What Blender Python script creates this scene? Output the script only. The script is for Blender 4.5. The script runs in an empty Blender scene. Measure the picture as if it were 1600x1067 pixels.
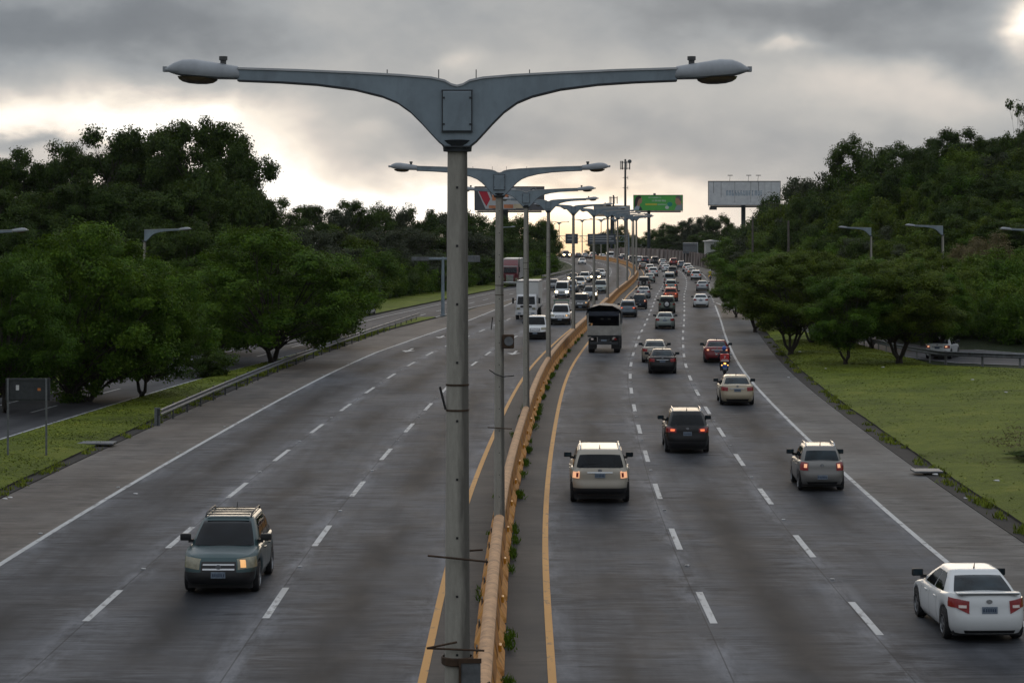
import bpy, bmesh, math, random
import numpy as np
from mathutils import Vector, Matrix, noise
R = math.radians
sc = bpy.context.scene
C = sc.collection
random.seed(7)

# ------------------------------------------------------------------ camera
CAM_H, FPX, CX, HY = 9.1, 3600.0, 800.0, 352.0
cd = bpy.data.cameras.new('camera'); cam = bpy.data.objects.new('camera', cd); C.objects.link(cam)
cam.location = (0, 0, CAM_H); cam.rotation_euler = (R(90), 0, 0)
cd.sensor_width = 36; cd.lens = 36*FPX/1600; cd.shift_y = -(533.5-HY)/1600
cd.clip_start = .5; cd.clip_end = 20000
sc.camera = cam
sc.view_settings.view_transform = 'Standard'; sc.view_settings.look = 'None'
sc.view_settings.exposure = 0.0; sc.view_settings.gamma = 1
sc.cycles.max_bounces = 6; sc.cycles.diffuse_bounces = 3; sc.cycles.glossy_bounces = 3
sc.cycles.transparent_max_bounces = 6; sc.cycles.caustics_reflective = False; sc.cycles.caustics_refractive = False

# ------------------------------------------------------------------ node helper
class NT:
    def __init__(s, nt): s.nt = nt
    def n(s, t, **kw):
        nd = s.nt.nodes.new(t)
        for k, v in kw.items():
            if k == 'inp':
                for a, b in v.items(): s.set(nd, a, b)
            else: setattr(nd, k, v)
        return nd
    def set(s, nd, a, b):
        if isinstance(b, bpy.types.NodeSocket): s.nt.links.new(b, nd.inputs[a])
        else: nd.inputs[a].default_value = b
    def m(s, op, a, b=0.0, c=0.0, clamp=False):
        nd = s.nt.nodes.new('ShaderNodeMath'); nd.operation = op; nd.use_clamp = clamp
        for i, v in enumerate((a, b, c)): s.set(nd, i, v)
        return nd.outputs[0]
    def mix(s, f, a, b, mode='MIX'):
        nd = s.nt.nodes.new('ShaderNodeMix'); nd.data_type = 'RGBA'; nd.blend_type = mode
        s.set(nd, 0, f)
        for i, v in ((6, a), (7, b)):
            if not isinstance(v, bpy.types.NodeSocket) and len(v) == 3: v = (*v, 1)
            s.set(nd, i, v)
        return nd.outputs[2]
    def ramp(s, f, pts, interp='LINEAR'):
        nd = s.nt.nodes.new('ShaderNodeValToRGB'); s.set(nd, 0, f); cr = nd.color_ramp; cr.interpolation = interp
        while len(cr.elements) < len(pts): cr.elements.new(.5)
        for e, (p, c) in zip(cr.elements, pts):
            e.position = p; e.color = (*c, 1) if not isinstance(c, (int, float)) else (c, c, c, 1)
        return nd.outputs[0]
    def noise(s, vec, scale, detail=3, rough=.5, dist=0.0, out=0):
        nd = s.n('ShaderNodeTexNoise', inp={'Scale': scale, 'Detail': detail, 'Roughness': rough, 'Distortion': dist})
        if vec is not None: s.set(nd, 'Vector', vec)
        return nd.outputs[out]
    def map(s, vec, sx=1, sy=1, sz=1, loc=(0, 0, 0)):
        nd = s.n('ShaderNodeMapping'); s.set(nd, 'Vector', vec)
        nd.inputs['Scale'].default_value = (sx, sy, sz); nd.inputs['Location'].default_value = loc
        return nd.outputs[0]

# ------------------------------------------------------------------ sky
SUN_AZ, SUN_EL = math.atan((888-CX)/FPX), R(8.0)
w = bpy.data.worlds.new('World'); sc.world = w; w.use_nodes = True
t = NT(w.node_tree); w.node_tree.nodes.clear()
tc = t.n('ShaderNodeTexCoord').outputs['Generated']
sep = t.n('ShaderNodeSeparateXYZ'); t.set(sep, 0, tc)
az = t.m('ARCTAN2', sep.outputs[0], sep.outputs[1]); el = t.m('ARCSINE', sep.outputs[2])
# cloud coordinates: azimuth and elevation in units of 100 picture pixels (1.6 degrees)
U = t.m('MULTIPLY', az, 36.0); V = t.m('MULTIPLY', el, 36.0)
cmb = t.n('ShaderNodeCombineXYZ'); t.set(cmb, 0, U); t.set(cmb, 1, V)
P0 = cmb.outputs[0]
wn = t.noise(t.map(P0, .6, 1.0), 1.0, 4, .48, .2, out=1)
ws = t.n('ShaderNodeVectorMath', operation='SUBTRACT'); t.set(ws, 0, wn); ws.inputs[1].default_value = (.5, .5, .5)
wm = t.n('ShaderNodeVectorMath', operation='SCALE'); t.set(wm, 0, ws.outputs[0]); wm.inputs['Scale'].default_value = 1.25
wa = t.n('ShaderNodeVectorMath', operation='ADD'); t.set(wa, 0, P0); t.set(wa, 1, wm.outputs[0])
sp = t.n('ShaderNodeSeparateXYZ'); t.set(sp, 0, wa.outputs[0])
wu, wv = sp.outputs[0], sp.outputs[1]
def blob(px, py, sx, sy, amp):
    u0 = (px-CX)/100; v0 = (HY-py)/100
    du = t.m('DIVIDE', t.m('SUBTRACT', wu, u0), sx/100); dv = t.m('DIVIDE', t.m('SUBTRACT', wv, v0), sy/100)
    d2 = t.m('ADD', t.m('MULTIPLY', du, du), t.m('MULTIPLY', dv, dv))
    return t.m('MULTIPLY', t.m('EXPONENT', t.m('MULTIPLY', d2, -1.0)), amp)
BL = [(120, 188, 330, 46, .53), (330, 190, 130, 58, .30), (-350, 190, 300, 70, .5), (560, 318, 330, 42, .50), (440, 262, 75, 50, .28), (870, 350, 210, 70, .60), (300, 290, 260, 60, .4),
      (905, 318, 90, 40, .2), (1608, 50, 44, 46, .75), (1225, 80, 50, 12, .24), (715, 102, 34, 22, .12), (570, 215, 40, 20, .12),
      (1400, 155, 250, 60, .20), (1150, 395, 150, 60, .35), (1130, 310, 260, 40, .16), (640, 130, 420, 40, .06), (1000, 110, 260, 60, .10),
      (60, 224, 150, 12, -.34), (120, 45, 430, 58, -.22), (1230, 18, 300, 44, -.20), (1010, 235, 220, 50, -.03), (520, 50, 120, 60, .10),
      (660, 205, 150, 40, -.10), (1430, 85, 230, 30, -.15), (900, 30, 160, 40, .06)]
acc = None
for b in BL:
    v = blob(*b); acc = v if acc is None else t.m('ADD', acc, v)
n1 = t.noise(t.map(P0, .35, .7), 1.0, 4, .5, .3); n2 = t.noise(t.map(P0, 1.3, 2.0), 1.0, 4, .55, .2)
acc = t.m('ADD', acc, t.m('MULTIPLY', t.m('SUBTRACT', n1, .5), .25))
acc = t.m('ADD', acc, t.m('MULTIPLY', t.m('SUBTRACT', n2, .5), .13))
# brighter cloud base overhead, behind the part of the sky in view
acc = t.m('ADD', acc, .375)
cl = t.ramp(acc, [(0.0, (.125, .148, .178)), (.20, (.205, .232, .262)), (.34, (.335, .362, .388)), (.5, (.49, .495, .49)),
                  (.64, (.70, .655, .61)), (.80, (.98, .90, .79)), (1.0, (1.0, .975, .92))])
upf = t.ramp(el, [(.16, 0.0), (.60, 1.0)])
cl = t.mix(upf, cl, t.ramp(n1, [(.3, (.56, .61, .69)), (.7, (.72, .76, .82))]))
back = t.ramp(t.m('ABSOLUTE', az), [(.35, 1.0), (.75, .60)])
cl = t.mix(1.0, cl, t.mix(upf, back, (1, 1, 1)), 'MULTIPLY')
warmd = t.m('MULTIPLY', t.m('EXPONENT', t.m('MULTIPLY', t.m('ADD', t.m('POWER', t.m('DIVIDE', t.m('SUBTRACT', U, .95), 1.5), 2.0), t.m('POWER', t.m('DIVIDE', t.m('ADD', V, .3), .75), 2.0)), -1.0)), .8)
cl = t.mix(warmd, cl, (1.25, .86, .45))
boost = t.m('ADD', 1.0, t.m('MULTIPLY', t.m('MAXIMUM', t.m('SUBTRACT', acc, .82), 0.0), 1.2))
clb = t.n('ShaderNodeVectorMath', operation='SCALE'); t.set(clb, 0, cl); t.set(clb, 'Scale', boost)
sky = t.n('ShaderNodeTexSky', sky_type='NISHITA'); sky.sun_disc = False
sky.sun_elevation = SUN_EL; sky.sun_rotation = SUN_AZ
b1 = t.n('ShaderNodeBackground', inp={'Color': sky.outputs[0], 'Strength': .06})
b2 = t.n('ShaderNodeBackground', inp={'Color': clb.outputs[0], 'Strength': 1.0})
ms = t.n('ShaderNodeMixShader', inp={0: .985, 1: b1.outputs[0], 2: b2.outputs[0]})
wo = t.n('ShaderNodeOutputWorld'); t.nt.links.new(ms.outputs[0], wo.inputs[0])

ld = bpy.data.lights.new('sun', 'SUN'); lo = bpy.data.objects.new('sun', ld); C.objects.link(lo)
ld.energy = .5; ld.angle = R(28); ld.color = (1, .80, .58)
sd = Vector((math.sin(SUN_AZ)*math.cos(SUN_EL), math.cos(SUN_AZ)*math.cos(SUN_EL), math.sin(SUN_EL)))
lo.rotation_euler = sd.to_track_quat('Z', 'Y').to_euler(); lo.location = (0, 60, 60)

# ------------------------------------------------------------------ materials
def mat(name, col, rough=.6, metal=0.0, noise=0.0, nscale=3.0, bump=0.0, bscale=20.0, emis=None, estr=0.0, coat=0.0, spec=.5, ramp2=None, grime=0.0, gscale=1.5):
    m = bpy.data.materials.new(name); m.use_nodes = True; t = NT(m.node_tree)
    b = m.node_tree.nodes['Principled BSDF']
    oc = t.n('ShaderNodeTexCoord').outputs['Object']
    base = (*col, 1)
    if noise or ramp2:
        nz = t.noise(oc, nscale, 4, .6)
        lo_ = tuple(c*(1-noise) for c in col); hi_ = tuple(min(1, c*(1+noise)) for c in col)
        if ramp2: lo_, hi_ = col, ramp2
        base = t.ramp(nz, [(.3, lo_), (.7, hi_)])
    if grime:
        gf = t.ramp(t.noise(t.map(oc, 1.6*gscale, 1.6*gscale, .55*gscale, (4, 1, 2)), 1.0, 6, .72, .4), [(.48, 0.0), (.70, 1.0)])
        base = t.mix(t.m('MULTIPLY', gf, grime), base, (.035, .028, .022))
    t.set(b, 'Base Color', base)
    b.inputs['Roughness'].default_value = rough; b.inputs['Metallic'].default_value = metal
    b.inputs['Specular IOR Level'].default_value = spec
    b.inputs['Coat Weight'].default_value = coat; b.inputs['Coat Roughness'].default_value = .06
    if bump:
        bn = t.n('ShaderNodeBump', inp={'Height': t.noise(oc, bscale, 4, .6), 'Strength': bump, 'Distance': .02}); t.set(b, 'Normal', bn.outputs[0])
    if emis: t.set(b, 'Emission Color', (*emis, 1)); b.inputs['Emission Strength'].default_value = estr
    return m
M = {}
M['steel'] = mat('galvanised_steel', (.17, .18, .19), .55, .5, .25, 6, .1, 30, grime=.4)
M['darksteel'] = mat('dark_steel', (.05, .055, .06), .5, .4, .2, 6)
M['rust'] = mat('rusty_steel', (.06, .035, .02), .8, .2, .4, 8)
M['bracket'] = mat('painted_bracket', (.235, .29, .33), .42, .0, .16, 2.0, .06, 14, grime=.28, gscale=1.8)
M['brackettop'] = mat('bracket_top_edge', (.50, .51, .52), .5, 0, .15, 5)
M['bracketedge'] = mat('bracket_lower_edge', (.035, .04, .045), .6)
M['lampbody'] = mat('lamp_body', (.31, .33, .35), .4, .1, .1, 4, grime=.25)
M['lens'] = mat('lamp_lens', (.10, .075, .045), .2, 0, .2, 8)
M['black'] = mat('black_plastic', (.012, .012, .013), .5, 0, .15, 8)
M['rubber'] = mat('tyre_rubber', (.014, .014, .015), .85, 0, .2, 14, .2, 60)
M['chrome'] = mat('chrome', (.6, .61, .62), .18, .95)
M['rim'] = mat('alloy_rim', (.26, .27, .28), .35, .8, .1, 10)
M['plate'] = mat('plate_blue', (.16, .20, .25), .5, 0, .3, 30)
M['platetxt'] = mat('plate_letters', (.03, .05, .09), .5)
M['wood'] = mat('utility_wood', (.11, .095, .08), .8, 0, .3, 5)
M['white'] = mat('white_metal', (.62, .62, .62), .45, 0, .08, 1.5, coat=.3)
M['whitedirty'] = mat('white_box_panel', (.56, .56, .54), .5, 0, .10, .8)
M['brown'] = mat('brown_soil', (.10, .07, .045), .95, 0, .3, 2)
M['pale'] = mat('pale_plaster', (.45, .45, .43), .8, 0, .12, 1)
M['yellowwall'] = mat('yellow_plaster', (.38, .26, .12), .8, 0, .15, 1)
M['roof'] = mat('grey_metal_roof', (.22, .24, .26), .5, .3, .15, 2)
M['windowdark'] = mat('dark_opening', (.02, .02, .025), .3)
M['canvas'] = mat('dark_canvas', (.022, .030, .048), .55, 0, .25, 3, .5, 5)
M['tailgate'] = mat('grey_tailgate', (.33, .32, .29), .7, 0, .18, 3, .1, 8)
M['truckred'] = mat('maroon_paint', (.13, .015, .02), .3, .2, .1, 3, coat=.6)
M['orangepaint'] = mat('orange_paint', (.50, .16, .04), .6, 0, .2, 3)
M['red'] = mat('red_plastic', (.45, .02, .02), .4, 0, .1, 6)
M['blue'] = mat('blue_plastic', (.03, .09, .38), .4, 0, .1, 6)
M['skin'] = mat('skin', (.30, .17, .11), .6)
M['cloth'] = mat('dark_cloth', (.025, .028, .04), .85, 0, .3, 12)
M['hivis'] = mat('yellow_vest', (.45, .42, .05), .8, 0, .2, 12)
M['greenrack'] = mat('green_rack', (.03, .14, .08), .6)
# glass of vehicles: dark, reflecting, tinted, faint interior variation
def glassmat(name, col):
    m = bpy.data.materials.new(name); m.use_nodes = True; t = NT(m.node_tree); b = m.node_tree.nodes['Principled BSDF']
    oc = t.n('ShaderNodeTexCoord').outputs['Object']
    base = t.ramp(t.noise(oc, 2.2, 3, .5), [(.35, tuple(c*.5 for c in col)), (.7, tuple(c*1.7 for c in col))])
    t.set(b, 'Base Color', base); b.inputs['Roughness'].default_value = .04; b.inputs['IOR'].default_value = 1.42; b.inputs['Specular IOR Level'].default_value = .3
    return m
M['glass'] = glassmat('tinted_glass', (.004, .006, .008))
M['glassclear'] = glassmat('clearer_glass', (.016, .026, .032))
M['glassside'] = glassmat('side_glass', (.008, .008, .008))
def paint(name, col, metal=.35, rough=.32):
    m = bpy.data.materials.new('paint_'+name); m.use_nodes = True; t = NT(m.node_tree); b = m.node_tree.nodes['Principled BSDF']
    oc = t.n('ShaderNodeTexCoord').outputs['Object']; sp = t.n('ShaderNodeSeparateXYZ'); t.set(sp, 0, oc)
    nz = t.noise(oc, 2.5, 4, .6)
    dirt = t.m('MULTIPLY', t.ramp(sp.outputs[2], [(.2, 1.0), (.75, 0.0)]), t.m('ADD', t.m('MULTIPLY', nz, .6), .15), clamp=True)
    col4 = t.mix(t.m('MULTIPLY', dirt, .05 if max(col) < .04 else .2), col, (.09, .08, .07))
    t.set(b, 'Base Color', col4); b.inputs['Metallic'].default_value = metal
    t.set(b, 'Roughness', t.m('ADD', rough, t.m('MULTIPLY', nz, .12)))
    dk = max(col) < .04; b.inputs['Specular IOR Level'].default_value = .25 if dk else .5
    b.inputs['Coat Weight'].default_value = .3 if dk else .5; b.inputs['Coat Roughness'].default_value = .14
    return m
PAINT = {k: paint(k, c, me) for k, c, me in [
    ('white', (.66, .68, .68), 0), ('pearl', (.60, .60, .57), .05), ('champagne', (.37, .335, .275), .25), ('gold', (.38, .32, .225), .25),
    ('teal', (.022, .058, .062), .35), ('black', (.008, .008, .009), .1), ('blackblue', (.012, .016, .024), .2), ('silver', (.34, .36, .37), .4),
    ('grey', (.15, .155, .16), .45), ('warmgrey', (.19, .185, .175), .45), ('darkgrey', (.055, .06, .066), .4), ('red', (.17, .012, .016), .2),
    ('orange', (.42, .07, .02), .1), ('olive', (.10, .12, .095), .35), ('sage', (.24, .28, .26), .35), ('beige', (.30, .275, .225), .3),
    ('brown', (.13, .10, .075), .3), ('navy', (.012, .022, .055), .3), ('greensuv', (.018, .05, .035), .3), ('bluegrey', (.12, .15, .18), .4)]}
def lightmat(name, col, e, es, rough=.2):
    return mat(name, col, rough, 0, .25, 9, emis=e, estr=es, coat=.6)
LT = {'tail_off': lightmat('tail_lens', (.17, .006, .010), (1, .02, .01), .02), 'tail_on': lightmat('tail_lit', (.5, .05, .02), (1, .20, .07), 1.0),
      'tail_warm': lightmat('tail_warm_lit', (.6, .3, .2), (1, .50, .26), .75), 'head_off': lightmat('head_lens', (.20, .19, .125), (1, .9, .7), .01),
      'head_on': lightmat('head_lit', (.6, .55, .45), (1, .78, .42), 14), 'head_mild': lightmat('head_mild', (.35, .30, .2), (1, .46, .12), .8),
      'amber': lightmat('amber_lit', (.6, .3, .05), (1, .5, .12), 2.2), 'tail_white': lightmat('tail_clear', (.55, .5, .48), (1, .8, .7), .05)}

# ------------------------------------------------------------------ mesh helpers
class MB:
    def __init__(s): s.v = []; s.f = []; s.mi = []
    def quad(s, a, b, c, d, mi=0):
        i = len(s.v); s.v += [a, b, c, d]; s.f.append((i, i+1, i+2, i+3)); s.mi.append(mi)
    def poly(s, pts, mi=0):
        i = len(s.v); s.v += [tuple(p) for p in pts]; s.f.append(tuple(range(i, i+len(pts)))); s.mi.append(mi)
    def grid(s, rows, mi=0, close=False, flip=False):
        i0 = len(s.v); n = len(rows[0])
        for r in rows: s.v += [tuple(p) for p in r]
        for a in range(len(rows)-1):
            for b in range(n if close else n-1):
                b2 = (b+1) % n
                q = (i0+a*n+b, i0+a*n+b2, i0+(a+1)*n+b2, i0+(a+1)*n+b)
                s.f.append(q[::-1] if flip else q); s.mi.append(mi)
    def box(s, x0, x1, y0, y1, z0, z1, mi=0, bev=0.0, mtx=None):
        if bev <= 0:
            P = [(x0, y0, z0), (x1, y0, z0), (x1, y1, z0), (x0, y1, z0), (x0, y0, z1), (x1, y0, z1), (x1, y1, z1), (x0, y1, z1)]
            F = [(0, 3, 2, 1), (4, 5, 6, 7), (0, 1, 5, 4), (1, 2, 6, 5), (2, 3, 7, 6), (3, 0, 4, 7)]
        else:
            bm = bmesh.new(); bmesh.ops.create_cube(bm, size=1)
            for v in bm.verts: v.co = ((x0+x1)/2+v.co.x*(x1-x0), (y0+y1)/2+v.co.y*(y1-y0), (z0+z1)/2+v.co.z*(z1-z0))
            bmesh.ops.bevel(bm, geom=bm.edges[:], offset=bev, segments=2, affect='EDGES', profile=.6)
            bm.verts.index_update(); P = [tuple(v.co) for v in bm.verts]; F = [tuple(v.index for v in f.verts) for f in bm.faces]; bm.free()
        if mtx is not None: P = [tuple(mtx @ Vector(p)) for p in P]
        i = len(s.v); s.v += P
        for f in F: s.f.append(tuple(i+k for k in f)); s.mi.append(mi)
    def tube(s, pts, rad, n=8, mi=0, caps=True):
        pts = [Vector(p) for p in pts]; rows = []
        if not isinstance(rad, (list, tuple)): rad = [rad]*len(pts)
        up = Vector((0, 0, 1))
        for k, p in enumerate(pts):
            d = (pts[min(k+1, len(pts)-1)]-pts[max(k-1, 0)]).normalized()
            a = d.cross(up if abs(d.z) < .95 else Vector((1, 0, 0))).normalized(); b = d.cross(a)
            rows.append([tuple(p+(a*math.cos(q)+b*math.sin(q))*rad[k]) for q in [2*math.pi*j/n for j in range(n)]])
        s.grid(rows, mi, close=True, flip=True)
        if caps: s.poly(rows[0], mi); s.poly(rows[-1][::-1], mi)
    def lathe(s, prof, n=24, mi=0, axis='z', loc=(0, 0, 0)):
        rows = []
        for r, h in prof:
            row = []
            for j in range(n):
                q = 2*math.pi*j/n; a, b = r*math.cos(q), r*math.sin(q)
                p = (a, b, h) if axis == 'z' else (h, a, b)
                row.append((p[0]+loc[0], p[1]+loc[1], p[2]+loc[2]))
            rows.append(row)
        s.grid(rows, mi, close=True)
    def prism(s, outline, y0, y1, mi=0):
        """outline in x,z extruded along y"""
        a = [(x, y0, z) for x, z in outline]; b = [(x, y1, z) for x, z in outline]
        s.poly(a, mi); s.poly(b[::-1], mi); n = len(a)
        for i in range(n): s.quad(a[(i+1) % n], a[i], b[i], b[(i+1) % n], mi)
    def build(s, name, mats, parent=None, smooth=False, ang=35, uv=None):
        me = bpy.data.meshes.new(name); me.from_pydata(s.v, [], s.f)
        if not isinstance(mats, (list, tuple)): mats = [mats]
        for m in mats: me.materials.append(m)
        if len(mats) > 1: me.polygons.foreach_set('material_index', s.mi)
        if smooth:
            me.shade_smooth(); me.set_sharp_from_angle(angle=R(ang))
        if uv is not None:
            ul = me.uv_layers.new(name='UVMap'); vi = np.zeros(len(me.loops), dtype=np.int32); me.loops.foreach_get('vertex_index', vi)
            ul.data.foreach_set('uv', np.array(uv, dtype=np.float32)[vi].ravel())
        me.update()
        o = bpy.data.objects.new(name, me); C.objects.link(o)
        if parent is not None: o.parent = parent
        return o
def tag(o, label=None, cat=None, group=None, kind=None):
    if label: o['label'] = label
    if cat: o['category'] = cat
    if group: o['group'] = group
    if kind: o['kind'] = kind
    return o
def empty(name, loc=(0, 0, 0), rz=0.0, label=None, cat=None, group=None):
    o = bpy.data.objects.new(name, None); C.objects.link(o); o.location = loc; o.rotation_euler = (0, 0, rz); o.empty_display_size = .2
    return tag(o, label, cat, group)
def copy_tree(o, parent=None, skip=(), top=True):
    c = o.copy(); C.objects.link(c)
    if not top: c.parent = parent
    for k in ('label', 'group', 'category'):
        if top and k in c: del c[k]
    for ch in o.children:
        if ch.name.split('.')[0] in skip: continue
        copy_tree(ch, c, skip, False)
    return c

# ------------------------------------------------------------------ road geometry
def pchip(xs, ys):
    xs = np.array(xs, float); ys = np.array(ys, float); h = np.diff(xs); d = np.diff(ys)/h; m = np.zeros(len(xs))
    m[1:-1] = np.where(d[:-1]*d[1:] > 0, 0, 0)
    for i in range(1, len(xs)-1): m[i] = (h[i]*d[i-1]+h[i-1]*d[i])/(h[i]+h[i-1])
    m[0] = d[0]; m[-1] = d[-1]
    def f(x):
        x = np.asarray(x, float); i = np.clip(np.searchsorted(xs, x)-1, 0, len(h)-1); t_ = (x-xs[i])/h[i]
        t2 = np.clip(t_, -3, 3)
        ins = (2*t_**3-3*t_**2+1)*ys[i]+(t_**3-2*t_**2+t_)*h[i]*m[i]+(-2*t_**3+3*t_**2)*ys[i+1]+(t_**3-t_**2)*h[i]*m[i+1]
        lo_ = ys[0]+(x-xs[0])*m[0]; hi_ = ys[-1]+(x-xs[-1])*m[-1]*.3
        return np.where(x < xs[0], lo_, np.where(x > xs[-1], hi_, ins))
    return f
MED = pchip([20, 45, 65, 104, 143, 182, 221, 260, 299, 338, 377, 416, 455, 500, 546, 600, 655, 720, 800, 900, 1100],
            [-.6, -.5, -.36, .64, 2.26, 4.85, 7.86, 10.8, 13.7, 16.9, 19.9, 22.5, 24.5, 25.9, 26.1, 24.4, 19.2, 9, -7, -32, -90])
def lin(pts):
    xs, ys = zip(*pts); return lambda y: np.interp(y, xs, ys)
LS = lin([(0, 1.0), (165, 1.0), (220, .895), (266, .865), (330, .87), (430, .93), (2000, .95)])   # left carriageway narrows
def crest(Y): return -np.maximum(np.asarray(Y, float)-668, 0)**1.15*.018
def med(Y): return float(MED(Y))
def heading(Y):
    return math.atan2(float(MED(Y+2)-MED(Y-2)), 4.0)
def at(px, py, z=0.0):
    d = FPX*(CAM_H-z)/(py-HY); return ((px-CX)*d/FPX, d)
YS = np.concatenate([np.arange(18, 300, 2.0), np.arange(300, 760, 4.0), np.arange(760, 1100, 20)])
def ribbon(name, oL, oR, y0, y1, lift, m, n=1, lanes=None, parent=None, thick=0.0, smooth=False):
    """strip following the median line between two offset functions"""
    ys = [y for y in YS if y0 < y < y1]; ys = [y0]+ys+[y1]
    mb = MB(); rows = []; uv = []
    f = lambda o, y: float(o(y)) if callable(o) else float(o)
    for y in ys:
        a, b = f(oL, y), f(oR, y); row = []
        for k in range(n+1):
            o = a+(b-a)*k/n; row.append((med(y)+o, y, float(crest(y))+lift)); uv.append(((lanes or 1)*k/n, y))
        rows.append(row)
    mb.grid(rows)
    if thick:
        for side in (0, -1):
            top = [r[side] for r in rows]; bot = [(p[0], p[1], p[2]-thick) for p in top]; uv += [(0, p[1]) for p in top]*2
            mb.grid([top, bot], flip=(side == 0))
        e = rows[0]; mb.grid([[(p[0], p[1], p[2]-thick) for p in e], e]); uv += [(0, y0)]*(2*len(e))
    return mb.build(name, m, parent, uv=uv, smooth=smooth)
# ------------------------------------------------------------------ ground materials
def road_mat(name, c0, c1, wear=1.0, brown=0.0, joint=4.6):
    m = bpy.data.materials.new(name); m.use_nodes = True; t = NT(m.node_tree); b = m.node_tree.nodes['Principled BSDF']
    uv = t.n('ShaderNodeUVMap').outputs[0]; s = t.n('ShaderNodeSeparateXYZ'); t.set(s, 0, uv); u, v = s.outputs[0], s.outputs[1]
    oc = t.n('ShaderNodeTexCoord').outputs['Object']
    big = t.noise(t.map(oc, .10, .035), 1.0, 4, .6, .5); mid = t.noise(t.map(oc, .5, .3), 1.0, 5, .65, .6)
    fr = t.m('FRACT', u); dc = t.m('ABSOLUTE', t.m('SUBTRACT', fr, .5))
    cell = t.n('ShaderNodeTexWhiteNoise', noise_dimensions='2D'); cc = t.n('ShaderNodeCombineXYZ')
    t.set(cc, 0, t.m('FLOOR', u)); t.set(cc, 1, t.m('FLOOR', t.m('DIVIDE', v, joint))); t.set(cell, 'Vector', cc.outputs[0])
    tine = t.noise(t.map(oc, .35, 6.5), 1.0, 4, .75, .3)          # brooming across the slab
    tine2 = t.noise(t.map(oc, .9, 22), 1.0, 3, .7); tine3 = t.noise(t.map(oc, .55, 2.1), 1.0, 5, .75, .6); msk = t.ramp(t.noise(t.map(oc, .35, .16, 1, (8, 3, 1)), 1.0, 4, .65, .5), [(.40, .15), (.62, 1.0)]); patch_ = t.noise(t.map(oc, .7, .8, 1, (5, 5, 5)), 1.0, 5, .7, .5)
    fac = t.m('ADD', t.m('MULTIPLY', mid, .55), t.m('ADD', t.m('MULTIPLY', big, .45), t.m('MULTIPLY', t.m('SUBTRACT', cell.outputs[0], .5), .16)))
    fac = t.m('ADD', fac, t.m('ADD', t.m('MULTIPLY', t.m('MULTIPLY', t.m('SUBTRACT', tine, .5), msk), .9), t.m('ADD', t.m('MULTIPLY', t.m('SUBTRACT', tine2, .5), .4), t.m('ADD', t.m('MULTIPLY', t.m('MULTIPLY', t.m('SUBTRACT', tine3, .5), msk), 2.0), t.m('MULTIPLY', t.m('SUBTRACT', patch_, .5), .5)))))
    col = t.ramp(fac, [(.22, c0), (.78, c1)])
    # oil and rubber band down the middle of each lane
    band = t.m('EXPONENT', t.m('MULTIPLY', t.m('POWER', t.m('DIVIDE', dc, .20), 2.0), -1.0))
    band = t.m('MULTIPLY', band, t.m('MULTIPLY', t.ramp(t.noise(t.map(oc, .25, .06), 1.0, 4, .6), [(.38, .10), (.54, 1.0)]), .98*wear))
    col = t.mix(band, col, (.013, .014, .017))
    # pale scuffs near the joints between lanes
    edge = t.m('MULTIPLY', t.ramp(dc, [(.34, 0.0), (.5, 1.0)]), t.ramp(t.noise(t.map(oc, .9, .22), 1.0, 5, .7), [(.46, 0.0), (.64, 1.0)]))
    col = t.mix(t.m('MULTIPLY', edge, .75*wear), col, tuple(min(1, x*1.9) for x in c1))
    lng = t.noise(t.map(oc, 1.5, .05, 1, (2, 2, 2)), 1.0, 4, .6, .2); col = t.mix(t.m('MULTIPLY', t.ramp(lng, [(.50, 0.0), (.70, 1.0)]), .35*wear), col, (.02, .02, .024))
    # dark blotches
    bl = t.ramp(t.noise(t.map(oc, .16, .10, 1, (3, 9, 0)), 1.0, 3, .5), [(.56, 0.0), (.72, 1.0)])
    col = t.mix(t.m('MULTIPLY', bl, .30), col, (.02, .02, .022))
    jv = t.m('ABSOLUTE', t.m('SUBTRACT', t.m('FRACT', t.m('DIVIDE', v, joint)), .5))
    jl = t.m('MULTIPLY', t.m('GREATER_THAN', jv, .4955), .38)
    col = t.mix(jl, col, (.02, .02, .02))
    jd = t.m('MULTIPLY', t.m('GREATER_THAN', dc, .4955), .55); col = t.mix(jd, col, (.015, .015, .015))
    if brown:
        col = t.mix(t.m('MULTIPLY', t.ramp(t.noise(t.map(oc, .3, .12, 1, (7, 2, 0)), 1.0, 5, .65), [(.4, 0.0), (.7, 1.0)]), brown), col, (.125, .095, .07))
    t.set(b, 'Base Color', col); t.set(b, 'Roughness', t.m('ADD', .62, t.m('MULTIPLY', mid, .28)))
    b.inputs['Specular IOR Level'].default_value = .2
    bn = t.n('ShaderNodeBump', inp={'Height': t.m('ADD', tine, t.noise(oc, 40, 3, .7)), 'Strength': .35, 'Distance': .01}); t.set(b, 'Normal', bn.outputs[0])
    return m
M['road'] = road_mat('worn_concrete_road', (.026, .028, .033), (.118, .124, .137))
M['shoulder'] = road_mat('shoulder_concrete', (.052, .048, .045), (.19, .172, .155), .3, .35)
M['shoulder_r'] = road_mat('shoulder_concrete_grey', (.042, .042, .043), (.175, .172, .165), .3, .15)
M['medstrip'] = road_mat('median_gutter', (.034, .034, .036), (.066, .064, .062), .2, .15)
M['ramp'] = road_mat('ramp_asphalt', (.05, .05, .054), (.10, .10, .104), .5)
M['gore'] = mat('gore_brown', (.12, .095, .07), .9, 0, .3, .4)
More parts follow.
